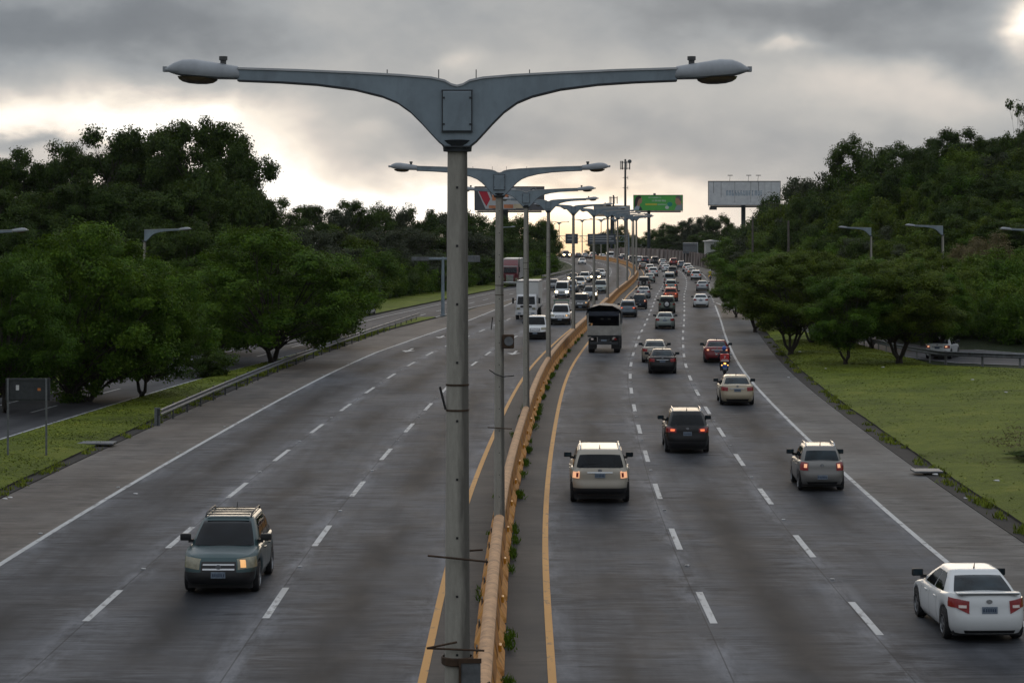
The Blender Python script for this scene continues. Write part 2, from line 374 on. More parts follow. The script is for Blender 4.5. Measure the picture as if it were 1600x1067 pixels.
def line_mat(name, c, wearcol, thr=.62):
    m = bpy.data.materials.new(name); m.use_nodes = True; t = NT(m.node_tree); b = m.node_tree.nodes['Principled BSDF']
    oc = t.n('ShaderNodeTexCoord').outputs['Object']
    nz = t.noise(t.map(oc, 4, 1.6), 1.0, 6, .75); n2 = t.noise(oc, .25, 2, .5)
    f = t.ramp(t.m('ADD', nz, t.m('MULTIPLY', n2, .2)), [(thr, 0.0), (thr+.09, 1.0)])
    t.set(b, 'Base Color', t.mix(t.m('MULTIPLY', f, .8), t.ramp(n2, [(.3, tuple(x*.82 for x in c)), (.7, c)]), wearcol)); b.inputs['Roughness'].default_value = .7
    return m
M['lwhite'] = line_mat('white_road_paint', (.50, .51, .51), (.08, .08, .08), .63)
M['lyellow'] = line_mat('yellow_road_paint', (.55, .27, .055), (.10, .08, .06), .66)
def grass_mat(name, cols, blade=False):
    m = bpy.data.materials.new(name); m.use_nodes = True; t = NT(m.node_tree); b = m.node_tree.nodes['Principled BSDF']
    oc = t.n('ShaderNodeTexCoord').outputs['Object']
    n1_ = t.noise(oc, .22, 5, .65, .5); n2_ = t.noise(oc, 2.2, 5, .7)
    n3_ = t.noise(t.map(oc, .8, 1.4), 7.0, 4, .8); f = t.m('ADD', t.m('MULTIPLY', n1_, .55), t.m('ADD', t.m('MULTIPLY', n2_, .30), t.m('MULTIPLY', n3_, .15)))
    if blade:
        at_ = t.n('ShaderNodeAttribute', attribute_name='rnd'); f = t.m('ADD', t.m('MULTIPLY', f, .75), t.m('MULTIPLY', at_.outputs['Fac'], .25))
    t.set(b, 'Base Color', t.ramp(f, [(.33+.105*i, c) for i, c in enumerate(cols)])); b.inputs['Roughness'].default_value = .8
    b.inputs['Specular IOR Level'].default_value = .2
    if not blade:
        bn = t.n('ShaderNodeBump', inp={'Height': t.noise(oc, 6, 6, .8), 'Strength': 1.0, 'Distance': .2}); t.set(b, 'Normal', bn.outputs[0])
    return m
GC = [(.065, .072, .012), (.110, .145, .013), (.165, .210, .018), (.25, .26, .036)]
M['grass'] = grass_mat('verge_grass', GC); M['blade'] = grass_mat('grass_blades', GC, True)
M['forestfloor'] = grass_mat('rough_green_ground', [(.012, .018, .008), (.022, .034, .012), (.035, .05, .016), (.06, .065, .025)])
M['dirt'] = mat('dirty_kerb', (.022, .019, .016), .95, 0, .45, 1.2, .6, 8)

# ------------------------------------------------------------------ terrain height
def sstep(a, b, x):
    t_ = np.clip((np.asarray(x, float)-a)/(b-a), 0, 1); return t_*t_*(3-2*t_)
NRAMP = lin([(139, 30), (145, 25.3), (149, 24.6), (156, 24.0), (168, 22.6), (179, 21.2), (210, 16.6), (239, 14.2), (262, 12.9)])
def ground_z(x, y):
    o = x-float(MED(y)) if not isinstance(x, np.ndarray) else x-MED(y)
    z = np.asarray(crest(y))-.05
    r = .36*np.clip(o-26.5, 0, 46)*sstep(166, 196, y)*(1-.75*sstep(430, 560, y))
    r = r+.9*np.sin(x*.21)*np.sin(y*.16)*sstep(30, 45, o)*sstep(190, 215, y)
    l = .05*np.clip(-36-o, 0, 80)*(1-sstep(500, 650, y))
    far = .018*np.clip(o-20, 0, 200)*sstep(520, 700, y)
    return z+r+l+far
def gz(x, y): return float(ground_z(x, y))
ys = np.concatenate([[-60, -20, 5], np.arange(20, 330, 4.0), np.arange(330, 760, 8.0), [780, 820, 880, 960, 1060, 1300, 1500]])
os_ = np.concatenate([[-900, -400, -200, -120, -90], np.arange(-75, 110, 3.0), [120, 150, 200, 400, 900]])
mb = MB(); rows = []
for y in ys:
    yy = min(max(y, 18), 1000); mx = float(MED(yy))
    rows.append([(mx+o, y, float(ground_z(np.array([mx+min(max(o, -200), 200)]), yy)[0]) if y <= 1000 else -16-(y-1000)*.03) for o in os_])
mb.grid(rows)
tag(mb.build('ground', M['forestfloor'], smooth=True), kind='structure')

# ------------------------------------------------------------------ carriageways
LY = lambda k: (lambda y: k*float(LS(y)))
tag(ribbon('road_right', 1.3, 12.15, 20, 1000, 0.0, M['road'], 3, 3), kind='structure')
tag(ribbon('road_left', LY(-13.35), LY(-1.3), 20, 1000, 0.0, M['road'], 3, 3), kind='structure')
tag(ribbon('median_strip', LY(-1.3), 1.3, 20, 1000, -.004, M['medstrip'], 2, 1), kind='structure')
tag(ribbon('shoulder_right', 12.15, 15.3, 20, 1000, -.004, M['shoulder_r'], 2, 1), kind='structure')
LEDGE = lin([(20, -16.9), (200, -16.9), (221, -15.9), (240, -14.6), (256, -13.2), (280, -11.6), (1000, -13)])
tag(ribbon('shoulder_left', LEDGE, LY(-13.35), 20, 282, -.004, M['shoulder'], 2, 1), kind='structure')
FL = lin([(20, -32), (60, -30.0), (120, -26.8), (153, -25.0), (197, -22.3), (230, -21.3), (260, -19.8), (290, -18.2), (331, -16.1), (396, -13.9), (430, -12.6), (1000, -12.4)])
FD = lin([(20, -29), (60, -27), (120, -23.9), (139, -22.8), (157, -21.1), (179, -20.3), (223, -18.4), (243, -17.6), (283, -15.6), (303, -14.4), (350, -12.6)])
FR = lin([(20, -25.5), (60, -23.6), (120, -20.9), (139, -20.0), (157, -18.7), (197, -17.2), (230, -15.6), (256, -14.5), (283, -12.3), (300, -11.55), (430, -11.5)])
tag(ribbon('frontage_road', lambda y: float(FL(y))-1.6, FR, 40, 440, -.010, M['ramp'], 2, 2), kind='structure')
# ramp on the right
NE = [(26.5, 300), (24.6, 255), (23.7, 239), (24.4, 210), (26.0, 179), (27.0, 160), (28.6, 153), (33.7, 149.2), (45, 148), (72, 147), (110, 146.5)]
FE = [(31, 300), (30.4, 262), (30.3, 239), (30.5, 215), (31.0, 196), (32.0, 180), (33.7, 170), (36.5, 164), (44, 160), (58, 157.5), (78, 156.5), (110, 156)]
def resample(P, n):
    P = np.array(P, float); s = np.concatenate([[0], np.cumsum(np.hypot(*np.diff(P, axis=0).T))]); q = np.linspace(0, s[-1], n)
    return np.stack([np.interp(q, s, P[:, 0]), np.interp(q, s, P[:, 1])], 1)
na, fa = resample(NE, 60), resample(FE, 60)
mb = MB(); uv = []; rows = []
for i in range(60):
    row = []
    for k in (0, .5, 1): p = na[i]*(1-k)+fa[i]*k; row.append((p[0], p[1], -.012)); uv.append((k, i*4.2))
    rows.append(row)
mb.grid(rows); tag(mb.build('ramp_road', M['ramp'], uv=uv), kind='structure')

# grass verges: raised sheets with soft bumps
def verge(name, oL, oR, y0, y1, bump, n=14, step=2.0, lift=.10):
    ys_ = np.arange(y0, y1+.1, step); rows = []
    for y in ys_:
        a = float(oL(y)) if callable(oL) else oL; b_ = float(oR(y)) if callable(oR) else oR; row = []
        for k in range(n+1):
            o = a+(b_-a)*k/n; x = med(y)+o; e = math.sin(math.pi*min(1, max(0, k/n)))**.5
            z = lift+bump*(1-.72*float(sstep(112, 138, y)))*e*(.5+.5*noise.noise(Vector((x*.13, y*.13, 3))))+.05*noise.noise(Vector((x*.9, y*.9, 1)))*e
            row.append((x+(.12*noise.noise(Vector((y*.6, k, 0))) if k in (0, n) else 0), y, z))
        rows.append(row)
    m_ = MB(); m_.grid(rows)
    for s_ in (0, -1):
        top = [r[s_] for r in rows]; m_.grid([top, [(p[0], p[1], -.06) for p in top]], mi=1, flip=(s_ == 0))
    return tag(m_.build(name, [M['grass'], M['dirt']], smooth=True, ang=50), kind='structure'), rows
RE = lambda y: float(NRAMP(y)) if y > 145 else 25.3+(145-y)*3.0
vr, rows_r = verge('grass_verge_right', 15.75, RE, 40, 244, 1.25, 26)
vl, rows_l = verge('grass_verge_left', lambda y: float(FR(y))+.1, -17.4, 40, 226, .22, 6)
vf, rows_f = verge('grass_verge_far_left', lambda y: float(FL(y))-10, lambda y: float(FL(y))-1.9, 60, 420, .35, 8, 4)
tag(ribbon('kerb_right', 15.02, 15.8, 40, 270, .02, M['dirt'], 1, 1, thick=.1), kind='structure')
tag(ribbon('kerb_left', -17.45, -16.9, 40, 226, .03, M['dirt'], 1, 1, thick=.1), kind='structure')
gp = MB(); gp.poly([(med(y)+o, y, .004) for y, o in [(256, -14.3), (270, -13.2), (292, -11.9), (262, -11.9), (250, -12.9), (238, -14.5)]])
tag(gp.build('gore_patch', M['gore']), kind='structure')
gp = MB(); gp.poly([(med(y)+o, y, .004) for y, o in [(268, 12.45), (240, 12.45), (226, 12.45), (226, 15.0), (239, 14.4), (255, 13.3)]])
tag(gp.build('gore_patch', M['gore']), kind='structure')

# ------------------------------------------------------------------ markings
def solid(mb, off, y0, y1, wd, z=.005):
    f = off if callable(off) else (lambda y: off)
    rows = []; ys_ = [y0]+[y for y in YS if y0 < y < y1]+[y1]
    for y in ys_:
        k = 1/math.cos(heading(y)); c = med(y)+float(f(y)); rows.append([(c-wd/2*k, y, float(crest(y))+z), (c+wd/2*k, y, float(crest(y))+z)])
    mb.grid(rows)
def dashes(mb, off, y0, y1, wd, length=4.5, cyc=12.0, phase=0.0, z=.005):
    f = off if callable(off) else (lambda y: off)
    y = y0+phase
    while y < y1: solid(mb, off, y, min(y+length*math.cos(heading(y)), y1), wd, z); y += cyc*math.cos(heading(y))
W = MB(); Yl = MB()
solid(Yl, LY(-1.3), 22, 900, .17); solid(Yl, 1.3, 22, 900, .17)
solid(W, 12.15, 22, 262, .16); dashes(W, 12.15, 272, 400, .16, 2, 6); solid(W, 12.15, 400, 900, .16)
dashes(W, 5.08, 30, 900, .17, phase=23.6-.9); dashes(W, 8.65, 30, 900, .17, phase=21.2+0.0)
dashes(W, LY(-5.25), 30, 900, .17, phase=23.4); dashes(W, LY(-9.35), 30, 900, .17, phase=23.0)
solid(W, LY(-13.35), 22, 300, .17); dashes(W, LY(-13.35), 306, 400, .17, 2, 6); solid(W, FL, 400, 900, .16)
solid(W, FL, 60, 400, .15, 0.0); dashes(W, FD, 60, 340, .15, phase=4, z=0.0); solid(W, lambda y: float(FR(y))-.35, 60, 296, .13, 0.0)
rr = MB.__new__(MB); 
for P_, off_ in ((na, .35), (fa, -.35)):
    rows = []
    for i in range(60):
        d_ = (fa[i]-na[i]); d_ = d_/np.hypot(*d_); a_ = P_[i]+d_*off_; b_ = P_[i]+d_*(off_+.15*(1 if off_ > 0 else -1)); rows.append([(a_[0], a_[1], -.004), (b_[0], b_[1], -.004)])
    W.grid(rows)
W.quad((med(270)+12.3, 270, .008), (med(270)+12.5, 270, .008), (med(238)+14.6, 238, .008), (med(238)+14.35, 238, .008))
# reflective studs between the dashes
for off, ph in ((5.08, 23.6), (8.65, 21.2), (LY(-5.25), 23.4), (LY(-9.35), 23.0)):
    y = 30+ph+8.0
    while y < 260:
        c = med(y)+(off if not callable(off) else off(y)); W.box(c-.055, c+.055, y-.05, y+.05, 0, .03); y += 12
y = 44
while y < 240:
    c = med(y)+LY(-13.35)(y)-.25; W.box(c-.05, c+.05, y-.05, y+.05, 0, .03); y += 12
# lane arrows
def arrow(px, py, s=1.0):
    x, y = at(px, py); h = heading(y)
    pts = [(-.09, 2.2), (.09, 2.2), (.09, -.6), (.5, -.6), (0, -2.6), (-.5, -.6), (-.09, -.6)]
    W.poly([(x+s*(a*math.cos(h)+b*math.sin(h)), y+s*(b*math.cos(h)-a*math.sin(h)), .006) for a, b in pts])
arrow(640, 547); arrow(804, 551); arrow(690, 526, .9)
tag(W.build('white_lane_markings', M['lwhite']), kind='structure'); tag(Yl.build('yellow_lane_markings', M['lyellow']), kind='structure')

# ------------------------------------------------------------------ median barrier
M['barrier'] = mat('orange_barrier_paint', (.46, .185, .035), .8, 0, 0, 2.2, .4, 14, ramp2=(.62, .30, .07), grime=.6, gscale=1.6)
M['barrierdark'] = mat('worn_ochre_paint', (.36, .145, .02), .8, 0, .3, 2.5, grime=.7)
M['barriertop'] = mat('pale_orange_rail', (.47, .27, .135), .75, 0, .2, 2.0, .3, 12, grime=.55, gscale=2.2)
M['greypatch'] = mat('grey_patch', (.09, .09, .09), .8, 0, .2, 6)
M['reflector'] = mat('amber_reflector', (.60, .27, .02), .4, 0, .15, 8)
POLE_D = [24.6, 65.2, 104, 143, 182, 221, 260, 299, 338, 377, 416, 455, 494, 533, 572, 611, 650, 690]
bar = empty('median_barrier', (0, 0, 0), 0, 'long orange concrete barrier running down the middle of the highway between the two carriageways', 'barrier')
def block(mb, y, L=3.02):
    x = med(y+L/2); h = heading(y+L/2); rnd = random.uniform(-.008, .008)
    mt = Matrix.Translation((x+rnd, y+L/2, float(crest(y))))@Matrix.Rotation(-h, 4, 'Z')
    prof = [(-.33, 0), (-.33, .10), (-.20, .34), (-.13, .74), (.13, .74), (.20, .34), (.33, .10), (.33, 0)]
    def ring(yy, k): return [tuple(mt@Vector((a*k, yy, z*(1 if k == 1 else .995)))) for a, z in prof]
    rs = [ring(-L/2, .50), ring(-L/2+.42, 1), ring(L/2-.42, 1), ring(L/2, .50)]
    mb.grid(rs, 0); mb.poly(rs[0][::-1]); mb.poly(rs[-1])
    # ochre groove band on both sides
    for s in (-1, 1):
        a = [tuple(mt@Vector((s*.207, yy, .36))) for yy in (-L/2+.40, L/2-.40)]; b = [tuple(mt@Vector((s*.142, yy, .71))) for yy in (-L/2+.40, L/2-.40)]
        if s > 0: mb.quad(a[0], a[1], b[1], b[0], 1)
    return mt
ys_b = []; y = 40.0
while y < 900: ys_b.append(y); y += 3.1*math.cos(heading(y))
rest = MB()
for i, y in enumerate(ys_b):
    if i < 96:
        b_ = MB(); mt = block(b_, y); o = b_.build('barrier_block', [M['barrier'], M['barrierdark']], bar)
        if i < 30 and i % 1 == 0:
            g = MB(); g.box(-.262, -.228, -.14, .14, .18, .40, mtx=mt); g.build('grey_patch', M['greypatch'], o)
            if i % 2 == 0: g = MB(); g.box(.20, .27, -.16, .14, .30, .44, bev=.02, mtx=mt); g.build('reflector', M['reflector'], o)
    else: block(rest, y)
tag(rest.build('barrier_block', [M['barrier'], M['barrierdark']], bar), kind='stuff')
for a, b in zip(POLE_D[:-1], POLE_D[1:]):
    a2, b2 = max(a+.35, 40), b-.35
    rl = MB(); rows = []
    for y in np.arange(a2, b2+.01, (b2-a2)/14):
        x, cz = med(y), float(crest(y))
        rows.append([(x+px_, y, cz+z_) for px_, z_ in [(-.13, .735), (-.15, .80), (-.14, .90), (-.08, .955), (0, .97), (.08, .955), (.14, .90), (.15, .80), (.13, .735)]])
    rl.grid(rows); rl.poly(rows[0]); rl.poly(rows[-1][::-1]); rl.build('barrier_rail', M['barriertop'], bar, smooth=True)

# ------------------------------------------------------------------ street lamps
def pole_mat():
    m = bpy.data.materials.new('stained_concrete_pole'); m.use_nodes = True; t = NT(m.node_tree); b = m.node_tree.nodes['Principled BSDF']
    oc = t.n('ShaderNodeTexCoord').outputs['Object']
    n_ = t.noise(t.map(oc, 6, 6, .8), 1.0, 5, .65); n2_ = t.noise(t.map(oc, 30, 30, 9), 1.0, 4, .7)
    s = t.n('ShaderNodeSeparateXYZ'); t.set(s, 0, oc)
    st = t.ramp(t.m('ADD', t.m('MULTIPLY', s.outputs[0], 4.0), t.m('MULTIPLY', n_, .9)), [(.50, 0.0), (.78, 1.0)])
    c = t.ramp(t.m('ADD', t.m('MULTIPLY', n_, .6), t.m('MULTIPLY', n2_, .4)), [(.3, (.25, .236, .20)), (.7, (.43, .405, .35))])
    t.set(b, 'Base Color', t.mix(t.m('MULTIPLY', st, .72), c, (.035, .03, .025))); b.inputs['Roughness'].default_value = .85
    bn = t.n('ShaderNodeBump', inp={'Height': n2_, 'Strength': .3, 'Distance': .01}); t.set(b, 'Normal', bn.outputs[0])
    return m
M['pole'] = pole_mat()
BOT = [(2.34, 10.635), (1.9, 10.618), (1.5, 10.592), (1.1, 10.54), (.8, 10.466), (.64, 10.40), (.50, 10.30), (.38, 10.18), (.28, 10.07), (.20, 9.985), (.13, 9.93)]
TOP = [(0, 10.585), (.06, 10.60), (.13, 10.64), (.27, 10.672), (.6, 10.70), (1.1, 10.728), (1.7, 10.755), (2.34, 10.775)]
def arm_mesh(single=False):
    """one half bracket, x>0: side plates, pale top flange and dark lower edge, narrowing outwards"""
    mb = MB(); xs = sorted(set([0.0, .13]+[a for a, _ in BOT]+[a for a, _ in TOP]))
    bt = lambda x: float(np.interp(x, *zip(*sorted(BOT)))); tp = lambda x: float(np.interp(x, *zip(*TOP)))
    hw = lambda x: .15-.075*min(1, x/2.34)**.8
    lo_, hi_, lf, hf = [], [], [], []
    for x in xs:
        zb = bt(x) if x > .13 else 9.93
        zt = tp(x) if not single else 10.70+(x/2.34)*.075
        lo_.append((x, -hw(x), zb)); hi_.append((x, -hw(x), zt)); lf.append((x, hw(x), zb)); hf.append((x, hw(x), zt))
    mb.grid([lo_, hi_], 0); mb.grid([hf, lf], 0)
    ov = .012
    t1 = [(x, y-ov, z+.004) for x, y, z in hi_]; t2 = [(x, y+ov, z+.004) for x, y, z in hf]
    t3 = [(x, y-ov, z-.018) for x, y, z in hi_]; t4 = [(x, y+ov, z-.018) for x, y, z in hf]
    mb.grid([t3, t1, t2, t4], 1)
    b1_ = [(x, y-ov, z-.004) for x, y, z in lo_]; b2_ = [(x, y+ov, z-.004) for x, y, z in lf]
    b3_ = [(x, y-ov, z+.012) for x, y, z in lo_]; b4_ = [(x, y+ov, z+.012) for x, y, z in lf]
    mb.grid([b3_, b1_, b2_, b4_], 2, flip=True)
    mb.poly([lo_[-1], lf[-1], hf[-1], hi_[-1]], 0)
    if single: mb.poly([lo_[0], hi_[0], hf[0], lf[0]], 0)
    return mb
def lamp_head(parent, sx):
    """cobra head at the arm's end"""
    mb = MB(); rows = []
    st = [(2.30, .055, 10.66, 10.76), (2.34, .10, 10.655, 10.795), (2.55, .135, 10.66, 10.83), (2.80, .155, 10.675, 10.87), (2.93, .150, 10.69, 10.865), (3.02, .125, 10.71, 10.835), (3.09, .085, 10.735, 10.79), (3.115, .06, 10.745, 10.775)]
    for x, hw, zb, zt in st:
        row = []
        for k in range(14):
            q = 2*math.pi*k/14; c_, s_ = math.cos(q), math.sin(q)
            yy = hw*math.copysign(abs(c_)**.75, c_); zz = zb+(zt-zb)*(.28+.72*max(0, s_)**.85) if s_ > 0 else zb+(zt-zb)*.28*(1+max(-1, s_*1.6))
            row.append((sx*x, yy, zz))
        rows.append(row)
    mb.grid(rows, 0, close=True, flip=(sx > 0)); mb.poly(rows[0] if sx > 0 else rows[0][::-1]); mb.poly(rows[-1][::-1] if sx > 0 else rows[-1])
    mb.box(min(sx*3.095, sx*3.14), max(sx*3.095, sx*3.14), -.05, .05, 10.735, 10.79)
    o = mb.build('lamp_head', M['lampbody'], parent, smooth=True, ang=45)
    ln = MB(); rows = []
    for r_, dz in ((1, 0), (.93, -.03), (.75, -.055), (.45, -.07), (.05, -.075)):
        rows.append([(sx*2.77+.22*r_*math.cos(q), .125*r_*math.sin(q), 10.678+dz+.05*(math.cos(q)*sx*.22*r_)) for q in [2*math.pi*k/20 for k in range(20)]])
    ln.grid(rows, close=True, flip=True); ln.build('lens', M['lens'], o, smooth=True)
    pc = MB(); pc.lathe([(0, 10.90), (.045, 10.90), (.045, 10.86), (.032, 10.855), (.032, 10.80)], 12, loc=(sx*2.50, 0, 0)); pc.build('photocell', M['greypatch'], o, smooth=True)
    return o
def pole_part(parent, top=9.95, r0=.16, r1=.105, name='pole'):
    mb = MB(); n = 16; rows = []
    for k in range(25):
        z = top*k/24; r_ = r0+(r1-r0)*k/24; rows.append([(r_*math.cos(2*math.pi*j/n), r_*math.sin(2*math.pi*j/n), z) for j in range(n)])
    mb.grid(rows, close=True); mb.poly(rows[-1]); o = mb.build(name, M['pole'], parent, smooth=True, ang=60)
    h = MB()
    for k in range(14):
        z = 9.5-k*.62; r_ = r0+(r1-r0)*z/top; h.lathe([(.011, -.004), (.011, .003), (0, .003)], 8, loc=(.0, 0, 0)) if False else h.box(-.012, .012, -r_-.003, -r_+.01, z-.012, z+.012)
    h.build('bolt_hole', M['black'], o)
    return o
LY_ = []
def double_lamp():
    root = empty('street_lamp')
    p = pole_part(root)
    for sx in (1, -1):
        a = arm_mesh()
        if sx < 0: a.v = [(-x, y, z) for x, y, z in a.v]; a.f = [f[::-1] for f in a.f]
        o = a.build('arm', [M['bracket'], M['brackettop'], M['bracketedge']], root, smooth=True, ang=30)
        b = MB()
        for bx in (.2, .75) if sx < 0 else (.2, .77): b.tube([(sx*bx, 0, 10.66), (sx*bx, 0, 10.76)], .006, 6)
        b.build('spike', M['darksteel'], o); lamp_head(root, sx)
    c = MB(); c.lathe([(.105, 9.88), (.15, 9.885), (.155, 9.935), (.20, 10.0), (.10, 10.02)], 20); c.build('collar', M['bracketedge'], root, smooth=True)
    hp = MB(); hp.box(-.15, .15, -.178, -.150, 10.10, 10.52, bev=.006); ho = hp.build('hatch_cover', M['bracket'], root)
    hs = MB(); hs.box(-.165, .165, -.168, -.149, 10.515, 10.535); hs.box(-.165, .165, -.168, -.149, 10.085, 10.10); hs.box(-.162, -.150, -.168, -.149, 10.1, 10.515); hs.box(.150, .162, -.168, -.149, 10.1, 10.515)
    for x in (-.14, .14):
        for z in (10.17, 10.45): hs.box(x-.01, x+.01, -.184, -.17, z-.01, z+.01)
    hs.build('hatch_seam', M['bracketedge'], ho)
    for z in (7.40, 7.13):
        r_ = .16-.055*z/9.95; b = MB(); b.lathe([(r_-.004, z-.011), (r_+.006, z-.009), (r_+.006, z+.009), (r_-.004, z+.011)], 20); b.build('band', M['rust'], root)
    return root
lamp0 = double_lamp()
far_lbl = ['nearest tall twin-arm street lamp whose concrete post fills the foreground', 'second twin-arm street lamp on the orange barrier, behind the foreground one',
 'third twin-arm street lamp from the camera on the orange barrier', 'fourth twin-arm street lamp along the orange barrier', 'fifth twin-arm street lamp along the orange barrier',
 'sixth twin-arm street lamp along the orange barrier, before the road bends', 'seventh twin-arm street lamp along the orange barrier', 'eighth twin-arm street lamp along the orange barrier']
lamps = []
for i, d in enumerate(POLE_D):
    o = lamp0 if i == 0 else copy_tree(lamp0, skip=('bolt_hole', 'spike') if i > 3 else ())
    o.location = (med(d), d, float(crest(d))); o.rotation_euler = (0, 0, -heading(d)*.6 if i else 0)
    tag(o, far_lbl[i] if i < 8 else '%s twin-arm street lamp along the orange barrier, on the far bend' % ('ninth', 'tenth', 'eleventh', 'twelfth', 'thirteenth', 'fourteenth', 'fifteenth', 'sixteenth', 'seventeenth', 'eighteenth')[i-8], 'street lamp', 'twin-arm lamps along the median'); lamps.append(o)
# loose brackets, wires and junction box on the first two posts
def crossbar(parent, z, x0, x1, dz=.0, y=-.17, r=.012):
    b = MB(); b.tube([(x0, y, z), (x1, y-.03, z+dz)], r, 6); return b.build('crossbar', M['rust'], parent)
crossbar(lamps[0], 5.60, -.31, .33, -.06); crossbar(lamps[0], 5.60, .0, .27, .02, .16)
crossbar(lamps[0], 4.62, -.32, .29, -.02); crossbar(lamps[0], 4.62, -.32, .0, .07); b = MB(); b.box(-.30, -.27, -.05, -.02, 7.17, 7.40, mtx=Matrix.Rotation(R(14), 4, 'Y')@Matrix.Translation((-1.68, 0, .2))) ; 
b = MB(); b.tube([(-.185, -.05, 7.38), (-.125, -.06, 7.14)], .014, 6); b.build('cable_end', M['black'], lamps[0])
b = MB(); b.box(.04, .25, -.26, -.12, 3.7, 4.50, bev=.01); jb = b.build('junction_box', M['steel'], lamps[0]); b = MB(); b.box(.02, .26, -.275, -.262, 4.48, 4.53); b.box(.02, .045, -.275, -.25, 3.7, 4.48); b.build('box_lid', M['rust'], jb)
for k in range(3):
    b = MB(); b.tube([(.25, -.2, 4.2-.1*k), (.34, -.25, 4.28-.12*k), (.46, -.22, 4.12-.1*k), (.40, -.2, 3.95), (.52, -.2, 3.8+.1*k)], .009, 6); b.build('loose_wire', M['black'], lamps[0])
b = MB(); b.lathe([(.16, 4.42), (.172, 4.43), (.172, 4.50), (.16, 4.51)], 16); b.build('band', M['rust'], lamps[0])
b = MB(); b.tube([(-.28, -.18, 5.02), (-.1, -.2, 4.9), (.1, -.2, 4.83), (.42, -.18, 4.86)], .018, 6); b.build('loose_wire', M['black'], lamps[1])
crossbar(lamps[1], 3.4, -.33, .36, -.04, -.18, .017)
b = MB(); b.box(.08, .42, -.2, .0, 5.62, 6.02, bev=.04); jb = b.build('junction_box', M['rust'], lamps[1]); b = MB(); b.lathe([(0, -.215), (.13, -.215), (.13, -.19)], 18, axis='x'); b.v = [(y_+.27, x_, z_+5.83) for x_, y_, z_ in b.v]; b.build('meter_disc', M['steel'], jb)
b = MB(); b.tube([(-.19, -.1, 6.5), (-.23, -.12, 6.15)], .016, 6); b.build('cable_end', M['black'], lamps[1])

def single_lamp():
    root = empty('street_lamp'); pole_part(root, 8.1, .15, .10); dz = -1.85
    a = arm_mesh(True); a.v = [(x, y, z+dz) for x, y, z in a.v]; a.build('arm', [M['bracket'], M['brackettop'], M['bracketedge']], root, smooth=True, ang=30)
    h = lamp_head(root, 1); h.location = (0, 0, dz)
    c = MB(); c.lathe([(.11, 8.02), (.15, 8.03), (.15, 8.12), (.08, 8.14)], 16); c.build('collar', M['bracketedge'], root, smooth=True)
    return root
sl = single_lamp()
for i, (px, d, rz, lb) in enumerate([(226, 155, 0, 'single-arm street lamp rising from the left trees beside the frontage road'), (-54, 115, 0, 'single-arm street lamp whose tip enters at the left edge over the trees'),
                        (1361, 222, 180, 'single-arm street lamp above the right trees, the farther of two close together'), (1473, 192, 180, 'single-arm street lamp above the right trees with more of its post showing'), (1632, 162, 180, 'single-arm street lamp whose tip enters at the right edge of the picture'), (775, 372, 0, 'thin street lamp post in front of the dark trees left of the highway')]):
    o = sl if i == 0 else copy_tree(sl); x = (px-CX)*d/FPX; o.location = (x, d, min(gz(x, d), .2) if d > 170 else -.05); o.rotation_euler = (0, 0, R(rz)); tag(o, lb, 'street lamp', 'single-arm lamps beside the side roads')

M['postgrey'] = mat('weathered_grey_post', (.20, .205, .20), .8, 0, .2, 5, grime=.4)
# ------------------------------------------------------------------ guardrails
def guardrail(path, label, hgt=.75, face=1, pm='darksteel', gap=3.8):
    P = resample(path, 200); s = np.concatenate([[0], np.cumsum(np.hypot(*np.diff(P, axis=0).T))]); L = s[-1]
    root = empty('guardrail', (P[0][0], P[0][1], 0), 0, label, 'guardrail'); ox, oy = P[0]
    prof = [(-.02, -.15), (.045, -.12), (.045, -.07), (-.01, -.02), (-.01, .02), (.045, .07), (.045, .12), (-.02, .15)]
    rows = []
    for i in range(0, 200, 2):
        d_ = P[min(i+1, 199)]-P[max(i-1, 0)]; d_ /= np.hypot(*d_); n_ = np.array([d_[1], -d_[0]])*face
        rows.append([(P[i][0]+n_[0]*(a+.12)-ox, P[i][1]+n_[1]*(a+.12)-oy, hgt-.15+z) for a, z in prof])
    m_ = MB(); m_.grid(rows); back = [[(x-.006*0, y, z) for x, y, z in r] for r in rows]; m_.build('rail_beam', M['steel'], root)
    k = 0.0
    while k <= L:
        x, y = np.interp(k, s, P[:, 0])-ox, np.interp(k, s, P[:, 1])-oy; j = min(int(np.searchsorted(s, k)), 198); d_ = P[j+1]-P[j]; a_ = math.atan2(d_[1], d_[0])
        mt = Matrix.Translation((x, y, 0))@Matrix.Rotation(a_, 4, 'Z'); p = MB()
        p.box(-.075, .075, -.03, .03, -.1, hgt+.02, mtx=mt); p.box(-.07, .07, -.09*face if face > 0 else .03, -.03 if face > 0 else .09, hgt-.28, hgt, mtx=mt)
        p.build('post', M[pm], root); k += gap
    return root
g = guardrail([(med(y)-16.75, y) for y in np.arange(104.7, 222, 4)], 'long galvanised guardrail on the left shoulder beside the grass strip', face=1)
e = MB(); e.box(-.16, .10, -.03, .03, -.1, .82); e.build('end_post', M['steel'], g)
guardrail([(26.1, 182), (26.2, 172), (26.8, 160), (28.2, 151.2), (33.7, 147.2), (45, 146), (70, 145)], 'guardrail along the ramp behind the right-hand trees', .85, face=1, pm='postgrey', gap=2.6)
guardrail([(med(y)-12.6-3.2*max(0, (440-y)/60), y) for y in np.arange(385, 470, 6)], 'distant guardrail at the inside of the far left bend', .75)

